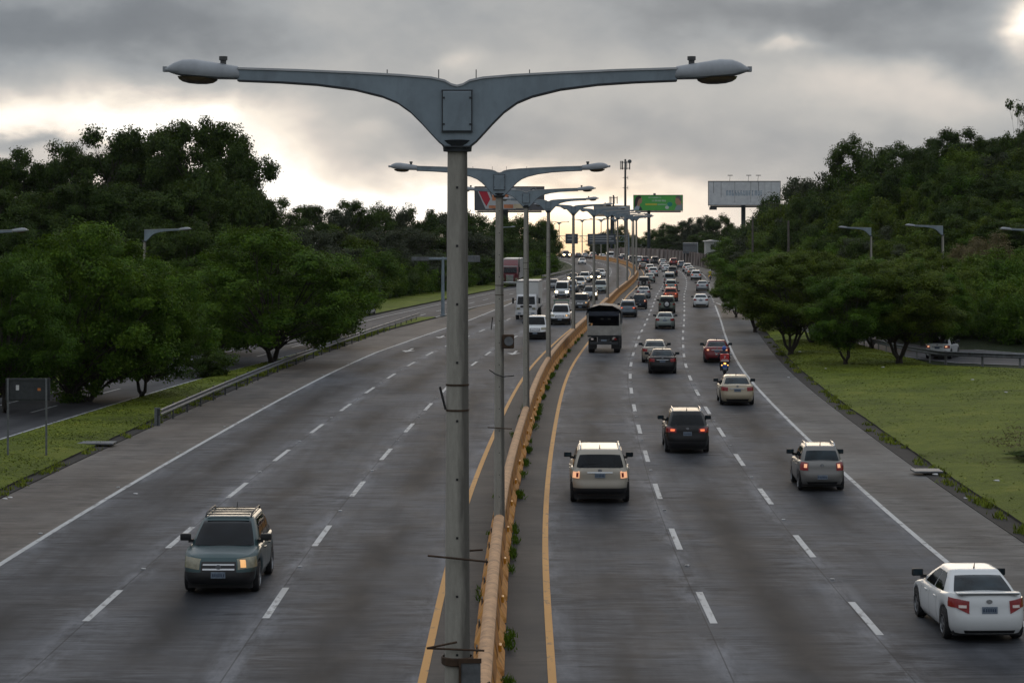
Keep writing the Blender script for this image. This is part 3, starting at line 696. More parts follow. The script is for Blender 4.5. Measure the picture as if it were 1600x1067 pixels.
# ------------------------------------------------------------------ signs and gantries
def sign_back():
    x1, y1 = at(73, 718); x0 = (9-CX)*y1/FPX; z1, z0 = 9.1-(591-HY)*y1/FPX, 9.1-(626-HY)*y1/FPX
    r = empty('road_sign', (x1, y1, .05), 0, 'back of a grey rectangular road sign on two thin posts in the left grass', 'road sign')
    w_ = x1-x0; m_ = MB(); m_.box(-w_, .14, -.02, .02, z0-.05, z1-.05, bev=.008); m_.box(-w_, .14, -.05, -.021, z1-.13, z1-.07); m_.box(-w_, .14, -.05, -.021, z0, z0+.06)
    p_ = m_.build('sign_panel', M['darksteel'], r)
    for x in (-w_+.1, 0.0): q = MB(); q.box(x-.035, x+.035, -.1, -.052, 0, z1-.05); q.build('post', M['steel'], r)
    q = MB(); q.box(-w_+.40, -w_+.52, -.026, -.0205, z0+.36, z0+.56); q.build('sticker', M['white'], p_)
    q = MB(); q.box(-w_+1.24, -w_+1.36, -.026, -.0205, z0+.34, z0+.44); q.build('sticker', M['orangepaint'], p_)
sign_back()
def tsign():
    d = 232; x = (692-CX)*d/FPX; k = d/FPX
    r = empty('overhead_sign', (x, d, 0), 0, 'grey T-shaped cantilever sign post seen from behind, left of the main road', 'overhead sign')
    q = MB(); q.tube([(0, 0, 0), (0, 0, 5.9)], [.2, .13], 10); q.lathe([(0, .0), (.28, .0), (.28, .12), (.2, .14)], 12); q.build('post', M['bracket'], r, smooth=True)
    q = MB(); q.box(-49*k, 56*k, -.12, .12, 5.62, 5.86, bev=.03); q.build('arm', M['bracket'], r)
    q = MB(); q.box(-49*k, -22*k, -.22, -.13, 5.52, 5.90, bev=.02); q.build('sign_panel', M['steel'], r)
    q = MB(); q.box(24*k, 58*k, -.22, -.13, 5.40, 6.05, bev=.02); q.build('sign_panel', M['steel'], r)
tsign()
def gantry():
    d = 560; k = d/FPX; X = lambda px: (px-CX)*k; Z = lambda py: CAM_H-(py-HY)*k; x0 = X(982)
    r = empty('sign_gantry', (x0, d, 0), 0, 'overhead sign gantry with blue panels spanning the far left carriageway', 'sign gantry')
    q = MB(); q.tube([(0, 0, 0), (0, 0, Z(366))], [.28, .2], 10); q.build('post', M['bracket'], r, smooth=True)
    q = MB(); q.tube([(X(866)-x0, 0, 0), (X(866)-x0, 0, Z(366))], [.28, .2], 10); q.build('post', M['bracket'], r, smooth=True)
    q = MB()
    for py in (368.5, 377.5):
        for yy in (-.35, .35): q.tube([(X(866)-x0, yy, Z(py)), (X(983)-x0, yy, Z(py))], .07, 6)
    xs = np.linspace(X(866), X(983), 15)-x0
    for i in range(14): q.tube([(xs[i], -.35, Z(368.5 if i % 2 else 377.5)), (xs[i+1], -.35, Z(377.5 if i % 2 else 368.5))], .045, 5); q.tube([(xs[i], .35, Z(368.5)), (xs[i], .35, Z(377.5))], .045, 5)
    q.build('truss', M['bracket'], r)
    pm = mat('blue_sign_panel', (.055, .07, .085), .4, 0, .2, 1.5); pl_ = mat('sign_lettering', (.30, .32, .34), .5)
    for a, b_, t_, bo in ((883.5, 903, 365.5, 381), (918, 962, 365.5, 381.5)):
        q = MB(); q.box(X(a)-x0, X(b_)-x0, -.52, -.44, Z(bo), Z(t_), bev=.02); sp_ = q.build('sign_panel', pm, r)
        q = MB(); n_ = 3 if b_-a > 30 else 2
        for i in range(n_):
            zz = Z(t_+3+i*(bo-t_-5)/n_); q.box(X(a+3)-x0, X(b_-3-4*(i % 2))-x0, -.535, -.521, zz-.28, zz)
        q.build('lettering', pl_, sp_)
gantry()

# ------------------------------------------------------------------ billboards
def glyphs(n, w_, h_, m_, x, y, z, seed=1):
    """a line of worn, unreadable letters: upright strokes joined by short bars"""
    rg = random.Random(seed); q = MB(); cw = w_/n
    for i in range(n):
        a = x-w_/2+cw*i; st = cw*.24; L_ = cw*.70; k_ = rg.random()
        q.box(a, a+st, y-.006, y, z, z+h_)
        if k_ < .7: q.box(a+L_-st, a+L_, y-.006, y, z, z+h_*(1 if k_ < .45 else .55))
        for zz in rg.sample((0, .43, .84), 1 if k_ < .45 else 2): q.box(a+st+.002, a+L_-st-.002, y-.005, y, z+zz*h_, z+zz*h_+h_*.15)
    return q.build('lettering', m_, pan)
def text_mesh(s, size, m, parent, loc, rot=(R(90), 0, 0), align='CENTER', sx=1.0, name='lettering'):
    c = bpy.data.curves.new('t', 'FONT'); c.body = s; c.size = size; c.align_x = align; c.extrude = .004
    o = bpy.data.objects.new('t', c); C.objects.link(o); bpy.context.view_layer.update()
    me = bpy.data.meshes.new_from_object(o.evaluated_get(bpy.context.evaluated_depsgraph_get())); bpy.data.objects.remove(o); bpy.data.curves.remove(c)
    me.materials.clear(); me.materials.append(m); n_ = bpy.data.objects.new(name, me); C.objects.link(n_); n_.parent = parent; n_.location = loc; n_.rotation_euler = rot; n_.scale = (sx, 1, 1); me.name = name
    return n_
def billboard(d, px0, px1, py0, py1, postx, ground, face, frame, label, lamps_=(), catw=True, rz=0.0, postr=.45):
    k = d/FPX; X = lambda px: (px-CX)*k; Z = lambda py: CAM_H-(py-HY)*k
    xc = X((px0+px1)/2); r = empty('billboard', (xc, d, ground), rz, label, 'billboard'); W_ = X(px1)-X(px0); z0, z1 = Z(py1)-ground, Z(py0)-ground
    q = MB(); q.box(-W_/2, W_/2, -.15, .15, z0, z1, bev=.03); pan = q.build('panel', face, r)
    q = MB(); e_ = .09
    q.box(-W_/2-e_, W_/2+e_, -.2, .2, z1+.002, z1+.14); q.box(-W_/2-e_, W_/2+e_, -.2, .2, z0-.16, z0-.002); q.box(-W_/2-e_-.002, -W_/2-.002, -.2, .2, z0, z1); q.box(W_/2+.002, W_/2+e_, -.2, .2, z0, z1); q.build('frame', frame, r)
    px_ = X(postx)-xc; q = MB(); q.tube([(px_, .75, 0), (px_, .75, z0+.4)], postr, 14); q.box(-W_/2+.5, W_/2-.5, .3, 1.2, z0-.55, z0-.18); q.build('post', frame, r, smooth=True, ang=40)
    if catw:
        q = MB(); q.box(-W_/2, W_/2, -1.1, -.3, z0-.42, z0-.34); 
        for i in range(9): xx = -W_/2+W_*i/8; q.box(xx-.03, xx+.03, -1.1, .3, z0-.34, z0-.28)
        q.build('catwalk', frame, r)
    for lx in lamps_:
        q = MB(); xx = X(lx)-xc; q.tube([(xx, 0, z1), (xx, -1.2, z1+1.3)], .04, 5); q.box(xx-.55, xx+.55, -1.6, -1.1, z1+1.3, z1+1.45, mtx=Matrix.Rotation(0, 4, 'Y')); q.build('floodlight', M['darksteel'], r)
    return r, pan, W_, z0, z1
bw = mat('weathered_white_board', (.58, .59, .61), .7, 0, 0, 1.0, ramp2=(.74, .75, .76)); 
fr = mat('billboard_frame', (.035, .045, .055), .6, .3, .2, 3)
r, pan, W_, z0, z1 = billboard(520, 1107, 1219, 284, 320.5, 1162, .5, bw, fr, 'large blank white billboard with faded blue lettering above the right trees', (1140, 1169, 1184), postr=.5)
fade = mat('faded_blue_letters', (.24, .33, .42), .7, 0, .3, 2)
glyphs(13, 8.4, 1.15, fade, .1, -.152, z0+2.1, 3)
sm = mat('stain_streak', (.235, .235, .235), .8)
for x, w_, h_ in ((-5.3, .10, 3.6), (-2.2, .07, 4.8), (1.4, .08, 4.7), (3.1, .14, 2.2), (6.0, .06, 4.2), (-7.0, .12, 2.6), (4.6, .05, 4.4)):
    q = MB(); q.box(x, x+w_, -.158, -.151, z1-h_, z1-.05); q.build('rust_streak', sm, pan)
q = MB(); k_ = 520/FPX; q.box(-7.9, -6.2, -.1, .1, z0-1.1, z0-.5); q.build('nameplate', M['steel'], r)
gm = mat('bright_green_poster', (.075, .42, .09), .5, 0, .12, .35, ramp2=(.12, .50, .08))
r, pan, W_, z0, z1 = billboard(650, 990, 1066.5, 305.5, 329, 1014, .5, gm, fr, 'green advertising billboard with two people in profile on a single post', ())
H_ = z1-z0
def flat(pts, m_, yy, name='picture'):
    q = MB(); q.poly([(x, yy, z) for x, z in pts]); q.poly([(x, yy+.002, z) for x, z in pts][::-1]); return q.build(name, m_, pan)
def ell(cx, cz, rx, rz, n=24, a0=0, a1=360): return [(cx+rx*math.cos(R(a0+(a1-a0)*i/n)), cz+rz*math.sin(R(a0+(a1-a0)*i/n))) for i in range(n)]
hair = mat('poster_dark_hair', (.03, .02, .02), .6); sk = mat('poster_skin', (.48, .26, .17), .6); sh = mat('poster_shirt', (.42, .50, .55), .6); vest = mat('poster_vest', (.03, .05, .06), .6); wt = mat('poster_white', (.62, .70, .62), .6); ye = mat('poster_yellow', (.60, .56, .06), .6); te = mat('poster_teal', (.02, .28, .22), .6)
L_, B_ = -W_/2, z0
flat([(L_+.12, B_+.1), (L_+2.3, B_+.1), (L_+2.05, B_+.9), (L_+1.5, B_+1.35), (L_+.8, B_+1.6), (L_+.25, B_+.9)], sh, -.156); flat([(L_+1.5, B_+.1), (L_+2.5, B_+.1), (L_+2.2, B_+.8), (L_+1.75, B_+1.3)], vest, -.160)
flat([(L_+1.05, B_+1.2), (L_+1.6, B_+1.2), (L_+1.85, B_+1.95), (L_+2.25, B_+2.1), (L_+2.3, B_+2.45), (L_+2.45, B_+2.65), (L_+2.3, B_+3.0), (L_+2.3, B_+3.5), (L_+1.9, B_+3.9), (L_+1.2, B_+3.6), (L_+1.1, B_+2.3)], sk, -.162)
flat([(L_+.25, B_+.8), (L_+.9, B_+1.3), (L_+1.2, B_+2.6), (L_+1.5, B_+3.2), (L_+2.1, B_+3.5), (L_+2.0, B_+4.1), (L_+1.3, B_+4.15), (L_+.6, B_+3.7), (L_+.3, B_+2.6)], hair, -.166)
R_ = W_/2
flat([(R_-.12, B_+.1), (R_-2.3, B_+.1), (R_-1.9, B_+1.1), (R_-1.3, B_+1.75), (R_-.6, B_+2.1), (R_-.12, B_+1.9)], mat('poster_grey_shirt', (.28, .34, .35), .6), -.156)
flat([(R_-.5, B_+1.5), (R_-1.7, B_+1.6), (R_-2.0, B_+2.1), (R_-2.15, B_+2.5), (R_-2.0, B_+2.8), (R_-2.05, B_+3.5), (R_-1.6, B_+4.0), (R_-.8, B_+4.0), (R_-.35, B_+3.3), (R_-.4, B_+2.2)], sk, -.162)
flat([(R_-2.0, B_+3.45), (R_-1.75, B_+4.05), (R_-1.0, B_+4.15), (R_-.4, B_+3.8), (R_-.3, B_+2.7), (R_-.75, B_+2.7), (R_-1.0, B_+3.3), (R_-1.6, B_+3.5)], mat('poster_grey_hair', (.16, .15, .15), .6), -.166)
glyphs(11, 3.6, .42, wt, -.9, -.152, B_+3.45, 5); glyphs(10, 4.0, .5, wt, .3, -.152, B_+2.5, 6)
q = MB(); q.box(-3.6, -.3, -.16, -.152, B_+1.45, B_+1.95); q.build('yellow_bar', ye, pan); glyphs(9, 2.8, .36, wt, 1.3, -.152, B_+1.5, 8)
flat(ell(3.3, B_+1.75, .75, .62), te, -.160); flat(ell(2.5, B_+.85, .55, .48), wt, -.163)
q = MB(); q.tube([(-1, 0, z1+.1), (-1, 0, z1+.6)], .35, 12); q.build('siren_box', M['steel'], r)
r, pan, W_, z0, z1 = billboard(480, 742, 850, 292.5, 328, 790, .5, mat('dark_poster', (.10, .10, .11), .5, 0, .15, .4), fr, 'billboard with a red triangle and orange blocks behind the second street lamp', (), postr=.55)
L_, B_, H_ = -W_/2, z0, z1-z0
rd = mat('poster_red', (.50, .02, .045), .5); orr = mat('poster_orange', (.60, .22, .10), .5, 0, .2, .6); crm = mat('poster_cream', (.60, .50, .34), .5, 0, .12, .8); pw = mat('poster_offwhite', (.52, .53, .54), .5)
flat([(L_+.3, z1-.2), (L_+2.7, z1-.2), (L_+4.4, B_+.35), (L_+2.0+1.2, B_+.2), (L_+2.2, B_+.2)], pw, -.156); flat([(L_+.55, z1-.35), (L_+2.3, z1-.35), (L_+3.2, B_+2.2), (L_+2.4, B_+.7), (L_+1.7, B_+1.9)], rd, -.160)
flat([(L_+3.3, z1-.2), (L_+8.5, z1-.2), (L_+8.5, B_+.2), (L_+4.7, B_+.2), (L_+2.9, B_+1.0), (L_+3.6, B_+2.7)], pw, -.157)
for a, b_, c_, e_, mm in ((3.6, 5.2, 1.9, 3.1, orr), (5.6, 7.0, 2.1, 3.3, orr), (2.9, 4.6, .3, .9, orr), (4.8, 5.8, .2, 1.0, crm), (6.0, 8.0, .3, 1.1, orr), (8.1, 10.9, .3, 1.2, crm), (6.2, 10.3, 1.2, 2.1, pw)):
    flat([(L_+a, B_+c_), (L_+b_, B_+c_), (L_+b_, B_+e_), (L_+a, B_+e_)], mm, -.161)
flat([(L_+8.5, z1-.1), (W_/2-1.6, z1-.1), (W_/2-1.6, B_+2.6), (L_+8.5, B_+2.8)], mat('poster_pale_grey', (.27, .28, .30), .5), -.159)
flat(ell(W_/2-2.2, z1-1.0, .65, .8), mat('poster_ring', (.05, .05, .06), .5), -.163); flat(ell(W_/2-2.2, z1-1.0, .42, .55), pw, -.166)
r, pan, W_, z0, z1 = billboard(740, 928, 984, 322, 335.5, 956, .5, mat('plain_grey_board', (.33, .34, .34), .7, 0, .08, .5), fr, 'plain grey billboard back low over the far street lamps', (), catw=False)
# telecom mast and small mast
def mast(px, d, top, lb, n):
    k = d/FPX; x = (px-CX)*k; z = CAM_H+(HY-top)*k; r = empty('telecom_mast', (x, d, 0), 0, lb, 'mast')
    q = MB(); q.tube([(0, 0, -8), (0, 0, z)], [.6, .32], 10); q.build('mast_pole', M['darksteel'], r)
    for lev in range(n):
        zz = z-1.2-lev*2.6*.8
        q = MB(); q.lathe([(1.5, zz), (1.62, zz+.05), (1.62, zz+.15), (1.5, zz+.2)], 10); q.box(-1.5, 1.5, -.06, .06, zz, zz+.12); q.build('antenna_ring', M['darksteel'], r)
    for a in range(7):
        q_ = 2*math.pi*a/7+.3; q = MB(); q.box(-.12, .12, -.1, .1, z-3.6, z-.6, mtx=Matrix.Translation((1.7*math.cos(q_), 1.7*math.sin(q_), 0))); q.build('panel_antenna', M['steel'] if a % 2 else M['darksteel'], r)
    if n > 1:
        q = MB(); q.tube([(1.5, 0, z-.8), (1.5, -.5, z-.8)], .7, 12); q.build('dish_antenna', M['steel'], r)
        for zz in (z-6.5, z-10): q = MB(); q.box(-.9, .9, -.06, .06, zz, zz+.15); q.box(.8, .95, -.1, .1, zz-.6, zz+.7); q.build('side_bracket', M['darksteel'], r)
mast(977, 800, 249, 'tall thin telecom mast with antennas rising behind the road bend', 2)
mast(958.5, 950, 305, 'small distant telecom mast beside the taller one', 1)
# utility poles
for px, py0, d, top, lb in ((699, 0, 315, 345, 'thin grey utility pole left of the highway beside the foreground lamp post'), (1176, 0, 330, 338, 'wooden utility pole at the foot of the white billboard'), (1232, 0, 290, 345, 'wooden utility pole among the right hillside trees'), (1167, 0, 430, 352, 'farther utility pole beside the white billboard')):
    x = (px-CX)*d/FPX; z = CAM_H+(HY-top)*d/FPX; q = MB(); q.tube([(0, 0, -.3), (0, 0, z)], [.19, .12], 8); q.box(-.06, .06, -.16, -.1, z-.5, z-.2)
    o = q.build('utility_pole', M['wood']); o.location = (x, d, 0); tag(o, lb, 'utility pole')

# ------------------------------------------------------------------ far wall and buildings
M['wallc'] = mat('stained_retaining_wall', (.11, .09, .08), .9, 0, 0, .25, ramp2=(.33, .27, .24))
q = MB(); rt = empty('retaining_wall', (0, 0, 0), 0, 'long pinkish brown retaining wall beside the far right lane', 'wall')
wy = list(np.arange(452, 700, 4)); off = lambda y: 15.6
rows = [[(med(y)+off(y)+a, y, float(crest(y))-.3+z) for a, z in ((0, 0), (.25, 3.0), (.6, 3.0), (.6, -.3))] for y in wy]
q.grid(rows, flip=True); q.poly(rows[0]); q.poly(rows[-1][::-1]); q.build('wall_face', M['wallc'], rt)
for i, y in enumerate(wy[::2][:40]):
    q = MB(); x = med(y)+off(y); q.box(x-.22, x+.2, y-.2, y+.2, -.3+float(crest(y)), 2.95+float(crest(y))); q.build('pilaster', M['wallc'], rt)
def house(px0, px1, pt, pb, d, lb, wallm, roofm, ridge=.8, name='house'):
    k = d/FPX; x0, x1 = (px0-CX)*k, (px1-CX)*k; z1 = CAM_H-(pt-HY)*k; z0 = CAM_H-(pb-HY)*k-2.5; w_ = x1-x0; dp = max(5, w_)
    r = empty(name, ((x0+x1)/2, d, z0), 0, lb, 'house'); h = z1-z0-ridge
    q = MB(); q.box(-w_/2, w_/2, 0, dp, 0, h); q.build('wall', wallm, r)
    q = MB(); e_ = .35
    q.prism([(-w_/2-e_, h-.02), (w_/2+e_, h-.02), (w_/2+e_, h+.12), (0, h+ridge), (-w_/2-e_, h+.12)], -e_, dp+e_); q.build('roof', roofm, r)
    n_ = max(1, int(w_/3))
    for i in range(n_):
        xx = -w_/2+w_*(i+.5)/n_; q = MB(); q.box(xx-.5, xx+.5, -.04, -.002, h-1.9, h-.7); wn_ = q.build('window', M['windowdark'], r)
        q = MB(); q.box(xx-.56, xx+.56, -.07, -.041, h-1.98, h-1.9); q.build('sill', M['pale'], wn_)
    return r
house(1004, 1012, 382, 393, 680, 'small white-walled building at the left end of the retaining wall', M['pale'], M['roof'], .4)
house(1013, 1034, 381, 393, 690, 'low yellow house behind the retaining wall', M['yellowwall'], M['roof'], .6)
house(1103, 1124, 375, 392, 560, 'low building with pale metal roof behind the wall, below the white billboard', M['pale'], M['white'], .4)
house(1140, 1155, 360, 378, 640, 'white house glimpsed below the billboard through the trees', M['pale'], M['white'], .7)
house(1064, 1083, 364, 372, 720, 'far house with thin pale roof among the dark trees', M['wallc'], M['white'], .4)
k = 545/FPX; q = MB(); bx = empty('site_container', ((1078-CX)*k, 545, 0), R(-8), 'grey corrugated container standing above the retaining wall', 'container'); w_ = 22*k
q.box(-w_/2, w_/2, 0, 4.5, 2.4, 4.95, bev=.05); q.build('body', M['roof'], bx)
q = MB()
for i in range(12): xx = -w_/2+w_*(i+.5)/12; q.box(xx-.03, xx+.03, -.05, -.003, 2.5, 4.85)
q.box(-w_/2, w_/2, -.07, -.051, 4.2, 4.3); q.box(-w_/2, w_/2, -.07, -.051, 2.7, 2.8); q.build('ribs', M['greypatch'], bx)
q = MB(); [q.box(a, a+.25, 1, 1.25, 0, 2.4) for a in (-w_/2+.2, w_/2-.5)]; q.build('support', M['darksteel'], bx)
k = 480/FPX; bk = empty('kiosk', ((1111-CX)*k, 480, 0), 0, 'small roadside kiosk, white above orange, at the right end of the wall', 'kiosk')
q = MB(); q.box(-.4, .4, -.3, .4, 0, 1.25); q.build('base', M['orangepaint'], bk); q = MB(); q.box(-.38, .38, -.28, .38, 1.252, 2.75); q.build('cabin', M['pale'], bk); q = MB(); q.box(-.5, .5, -.4, .5, 2.752, 2.87); q.build('roof', M['darksteel'], bk)
# fence at the back of the far-left verge
fm = mat('dark_green_fence', (.018, .035, .025), .7, 0, .3, 2)
fo = empty('fence', (0, 0, 0), 0, 'dark green slatted fence behind the grass on the far left', 'fence'); fy = np.arange(236, 352, 3.0)
for a, b_ in zip(fy[:-1], fy[1:]):
    q = MB(); fx = lambda y: med(y)+float(FL(y))-9.0
    for j in range(10):
        y = a+(b_-a)*(j+.5)/10; q.box(fx(y)-.06, fx(y)+.06, y-.11, y+.11, .2, 2.6)
    q.box(fx(a)-.02, fx(a)+.02, a, b_, 0.5, .55, ); q.build('fence_panel', fm, fo)
    q = MB(); q.box(fx(a)-.08, fx(a)+.08, a-.08, a+.08, 0, 2.8); q.build('post', fm, fo)
# drain slabs and litter
for px, py, lb, sx in ((146, 697, 'grey concrete drain cover over the left gutter', 1.35), (1448, 741, 'grey concrete drain cover over the right gutter', .8)):
    x, y = at(px, py); q = MB(); q.box(-sx/2*1.3, sx/2*1.3, -.5, .5, .10, .17, bev=.015); o = q.build('drain_cover', M['steel']); o.location = (x, y, .0); tag(o, lb, 'drain cover')
litm = mat('litter_white', (.6, .6, .6), .6)
for px, py in ((212, 773), (8, 781), (16, 779), (1558, 762), (1572, 620), (1250, 555), (1380, 580), (1290, 582), (1232, 590), (1462, 752), (1520, 600), (1508, 790), (812, 690), (800, 770)):
    x, y = at(px, py, .25 if px > 1240 or px < 220 else 0); s_ = random.uniform(.035, .075); bm = bmesh.new(); bmesh.ops.create_icosphere(bm, subdivisions=2, radius=s_)
    for v in bm.verts: v.co = Vector((v.co.x*1.5, v.co.y, v.co.z*.4))*(1+.6*noise.noise(v.co*20))
    me = bpy.data.meshes.new('litter'); bm.to_mesh(me); bm.free(); me.materials.append(litm); o = bpy.data.objects.new('litter', me); C.objects.link(o); o.location = (x, y, (.5 if px > 1240 else .3 if px < 220 else 0.02)); tag(o, 'crumpled white scrap of litter lying by the roadside', 'litter', 'scraps of litter')
# ------------------------------------------------------------------ vehicles
def hermite(pts):
    f = pchip([p[0] for p in pts], [p[1] for p in pts]); return lambda y: float(f(y))
def make_car(P):
    L, W_, H = P['L'], P['W'], P['H']; hl = L/2; rw = P.get('rw', .325)
    yw = (P.get('ra', -hl+.85), P.get('fa', hl-.88)); zb0 = P.get('zb', .22); R_arch = rw+.075
    root = empty(P['name']); zt = lambda y: float(np.interp(y, *zip(*P['top'])))
    tops = [p for p in P['top']]
    def ztop(y):   # smoothed profile
        return (zt(y-.12)+2*zt(y)+zt(y+.12))/4
    AV = P.get('av', [(0, .90), (.12, .965), (.35, .995), (.55, 1.0), (.78, .985), (.92, .965), (1, .90)])
    av = lambda v: float(np.interp(v, *zip(*AV)))
    FV = P.get('fv', [(0, -.10), (.18, -.02), (.40, 0), (.62, -.03), (.85, -.10), (1, -.22)])
    RV = P.get('rv', [(0, -.08), (.18, -.01), (.42, 0), (.60, -.05), (.85, -.08), (1, -.14)])
    fv = lambda v: hl+float(np.interp(v, *zip(*FV))); rv = lambda v: -hl-float(np.interp(v, *zip(*RV)))
    n_ = P.get('n', 6.0); WH = W_/2
    def SE(s_): return max(0.0, 1-abs(s_)**n_)**(1/n_)
    def col_pt(col, v, off=0.0):
        kind, s_ = col; a = av(v)*WH+off; yf, yr = fv(v)+off, rv(v)-off; yc, b = (yf+yr)/2, (yf-yr)/2
        if kind in 'RL': x = a*SE(s_)*(1 if kind == 'R' else -1); y = yc+b*s_; yref = (fv(.5)+rv(.5))/2+(fv(.5)-rv(.5))/2*s_
        else: x = a*s_; y = yc+b*SE(s_)*(1 if kind == 'F' else -1); yref = y
        lo_ = zb0
        if kind in 'RL':
            for w0 in yw:
                d = abs(yref-w0)
                if d < R_arch: lo_ = max(lo_, rw+math.sqrt(R_arch**2-d*d)-.01)
        hi_ = ztop(y)
        return (x, y, lo_+(hi_-lo_)*v)
    def zpt(col, z, off=0.0):   # the point of a column at a given height
        a, b = 0.0, 1.0
        for _ in range(18):
            m_ = (a+b)/2
            if col_pt(col, m_, off)[2] < z: a = m_
            else: b = m_
        return col_pt(col, (a+b)/2, off)
    side = list(np.linspace(-.94, .94, 62)); ends = list(np.linspace(.8, -.8, 13))
    cols = [('R', s_) for s_ in side]+[('F', s_) for s_ in ends]+[('L', s_) for s_ in side[::-1]]+[('B', -s_) for s_ in ends]
    vs = [0, .06, .14, .25, .38, .5, .62, .74, .85, .93, 1.0]
    mb = MB(); mb.grid([[col_pt(c, v) for c in cols] for v in vs], 0, close=True)
    def across(pr, pl, n=13):
        out = []
        for k in range(n):
            f = 1-2*k/(n-1); x = pr[0]*f if f >= 0 else -pl[0]*f; crown = P.get('crown', .035)*(1-f*f)
            out.append((pr[0]*(1+f)/2+pl[0]*(1-f)/2, pr[1], pr[2]+crown+.0))
        return out
    rows = [across(col_pt(('R', s_), 1.0), col_pt(('L', s_), 1.0)) for s_ in side]
    fr_ = [col_pt(('F', s_), 1.0) for s_ in ends]; br_ = [col_pt(('B', s_), 1.0) for s_ in ends]
    rows = [br_]+rows+[fr_]; mb.grid(rows, 0, flip=True)
    # greenhouse
    g = P['gh']; bw_, tw = g['bw'], g['tw']; zb, zt_ = g['zb'], H-.05; gn = g.get('n', 7.0)
    def gpt(col, v, off=0.0):
        kind, s_ = col; vv = v; bow = math.sin(math.pi*min(1, max(0, v)))*.02
        a = bw_+(tw-bw_)*vv+bow+off; yf = g['yfb']+(g['yft']-g['yfb'])*vv+bow*1.8+off; yr = g['yrb']+(g['yrt']-g['yrb'])*vv-bow*1.8-off
        yc, b = (yf+yr)/2, (yf-yr)/2; sg = lambda q: max(0.0, 1-abs(q)**gn)**(1/gn)
        if kind in 'RL': x = a*sg(s_)*(1 if kind == 'R' else -1); y = yc+b*s_
        else: x = a*s_; y = yc+b*sg(s_)*(1 if kind == 'F' else -1)
        return (x, y, zb+(zt_-zb)*v)
    gs = list(np.linspace(-.955, .955, 30)); ge = list(np.linspace(.84, -.84, 11))
    gc = [('R', s_) for s_ in gs]+[('F', s_) for s_ in ge]+[('L', s_) for s_ in gs[::-1]]+[('B', -s_) for s_ in ge]
    rows = [[gpt(c, v) for c in gc] for v in (-.12, 0, .2, .4, .6, .8, .93, 1.0)]
    top = rows[-1]; cx = sum(p[1] for p in top)/len(top)
    for k, dz in ((.965, .022), (.90, .038), (.75, .047), (.5, .053), (.25, .056), (0.0, .057)):
        rows.append([(p[0]*k, cx+(p[1]-cx)*k, zt_+dz*P.get('roofk', 1)) for p in top])
    mb.grid(rows, 0, close=True)
    body = mb.build('body', [P['paint']], root, smooth=True, ang=38)
    body.material_slots[0].link = 'OBJECT'; body.material_slots[0].material = P['paint']
    # dark underbody and wheel housings
    u = MB(); u.box(-WH*.84, WH*.84, -hl+.32, hl-.32, .15, .40); u.box(-WH*.80, WH*.80, -hl+.18, hl-.2, .402, .62); [u.box(-WH+.04, WH-.04, w0-rw-.03, w0+rw+.03, .42, .70) for w0 in yw]; u.build('underbody', M['black'], root)
    def patch(name, cl, z0f, z1f, off, m_, parent=root, gh=False, nv=4, smooth=True):
        q = MB(); rows = []
        for c in cl:
            a, b = (z0f(c), z1f(c)) if callable(z0f) else (z0f, z1f)
            if gh: rows.append([gpt(c, a+(b-a)*k/nv, off) for k in range(nv+1)])
            else: rows.append([zpt(c, a+(b-a)*k/nv, off) for k in range(nv+1)])
        rim_ = []
        if off > 0:   # give the piece an edge that runs back to the surface
            inn = lambda p, c, z: (gpt(c, z, -.012) if gh else zpt(c, z, -.012))
            rows2 = []
            for c, r_ in zip(cl, rows):
                a, b = (z0f(c), z1f(c)) if callable(z0f) else (z0f, z1f)
                rows2.append([inn(0, c, a)]+r_+[inn(0, c, b)])
            rows = rows2
        q.grid(rows); 
        me = q.build(name, m_, parent, smooth=smooth, ang=40); 
        return me
    F = lambda a, b, n=8: [('F', s_) for s_ in np.linspace(a, b, n)]
    B = lambda a, b, n=8: [('B', s_) for s_ in np.linspace(a, b, n)]
    S = lambda k, a, b, n=10: [(k, s_) for s_ in np.linspace(a, b, n)]
    ws, rg_, sg_ = P.get('glass', (M['glass'], M['glass'], M['glassside']))
    patch('windscreen', F(-.87, .87, 15), lambda c: .05, lambda c: .93-.03*abs(c[1])**4, .010, ws, gh=True, nv=6)
    rwv = g.get('rw', (.10, .90)); rws = g.get('rws', .84)
    patch('rear_window', B(rws, -rws, 15), lambda c: rwv[0]+.10*abs(c[1])**6, lambda c: rwv[1]-.06*abs(c[1])**4, .010, rg_, gh=True, nv=6)
    for k in 'RL':
        for (a, b, cut) in g['side']:
            cl = S(k, a, b, 12)
            def top_(c, cut=cut): 
                v = .90
                if c[1] > .55: v = min(v, .90-(c[1]-.55)*cut[1])
                if c[1] < -.5: v = min(v, .90-(-c[1]-.5)*cut[0])
                return max(v, .14)
            patch('side_window', cl if k == 'R' else cl[::-1], lambda c: .08, top_, .008, sg_, gh=True, nv=4)
    # lights
    h = P['head']; tl = P['tail']
    for k, sg2 in (('R', 1), ('L', -1)):
        cl = [('F', sg2*s_) for s_ in np.linspace(h['in'], .80, 7)]+[(k, s_) for s_ in np.linspace(.94, h.get('wrap', .86), 4)]
        if sg2 < 0: cl = cl[::-1]
        f = lambda c, h=h: (abs(c[1])-h['in'])/(.8-h['in']) if c[0] == 'F' else 1.0
        pt = patch('headlight', cl[::-1], lambda c: h['z0']+h.get('rise', .04)*f(c), lambda c: h['z1']+h.get('rise', .04)*f(c), .012, P.get('headm', LT['head_off']))
        pt.material_slots[0].link = 'OBJECT'; pt.material_slots[0].material = P.get('headm', LT['head_off'])
        bi = h['in']+.04; zc = (h['z0']+h['z1'])/2; hh_ = (h['z1']-h['z0'])*.34; cl2 = [('F', sg2*s_) for s_ in np.linspace(bi+.03, bi+.17, 4)]
        if sg2 < 0: cl2 = cl2[::-1]
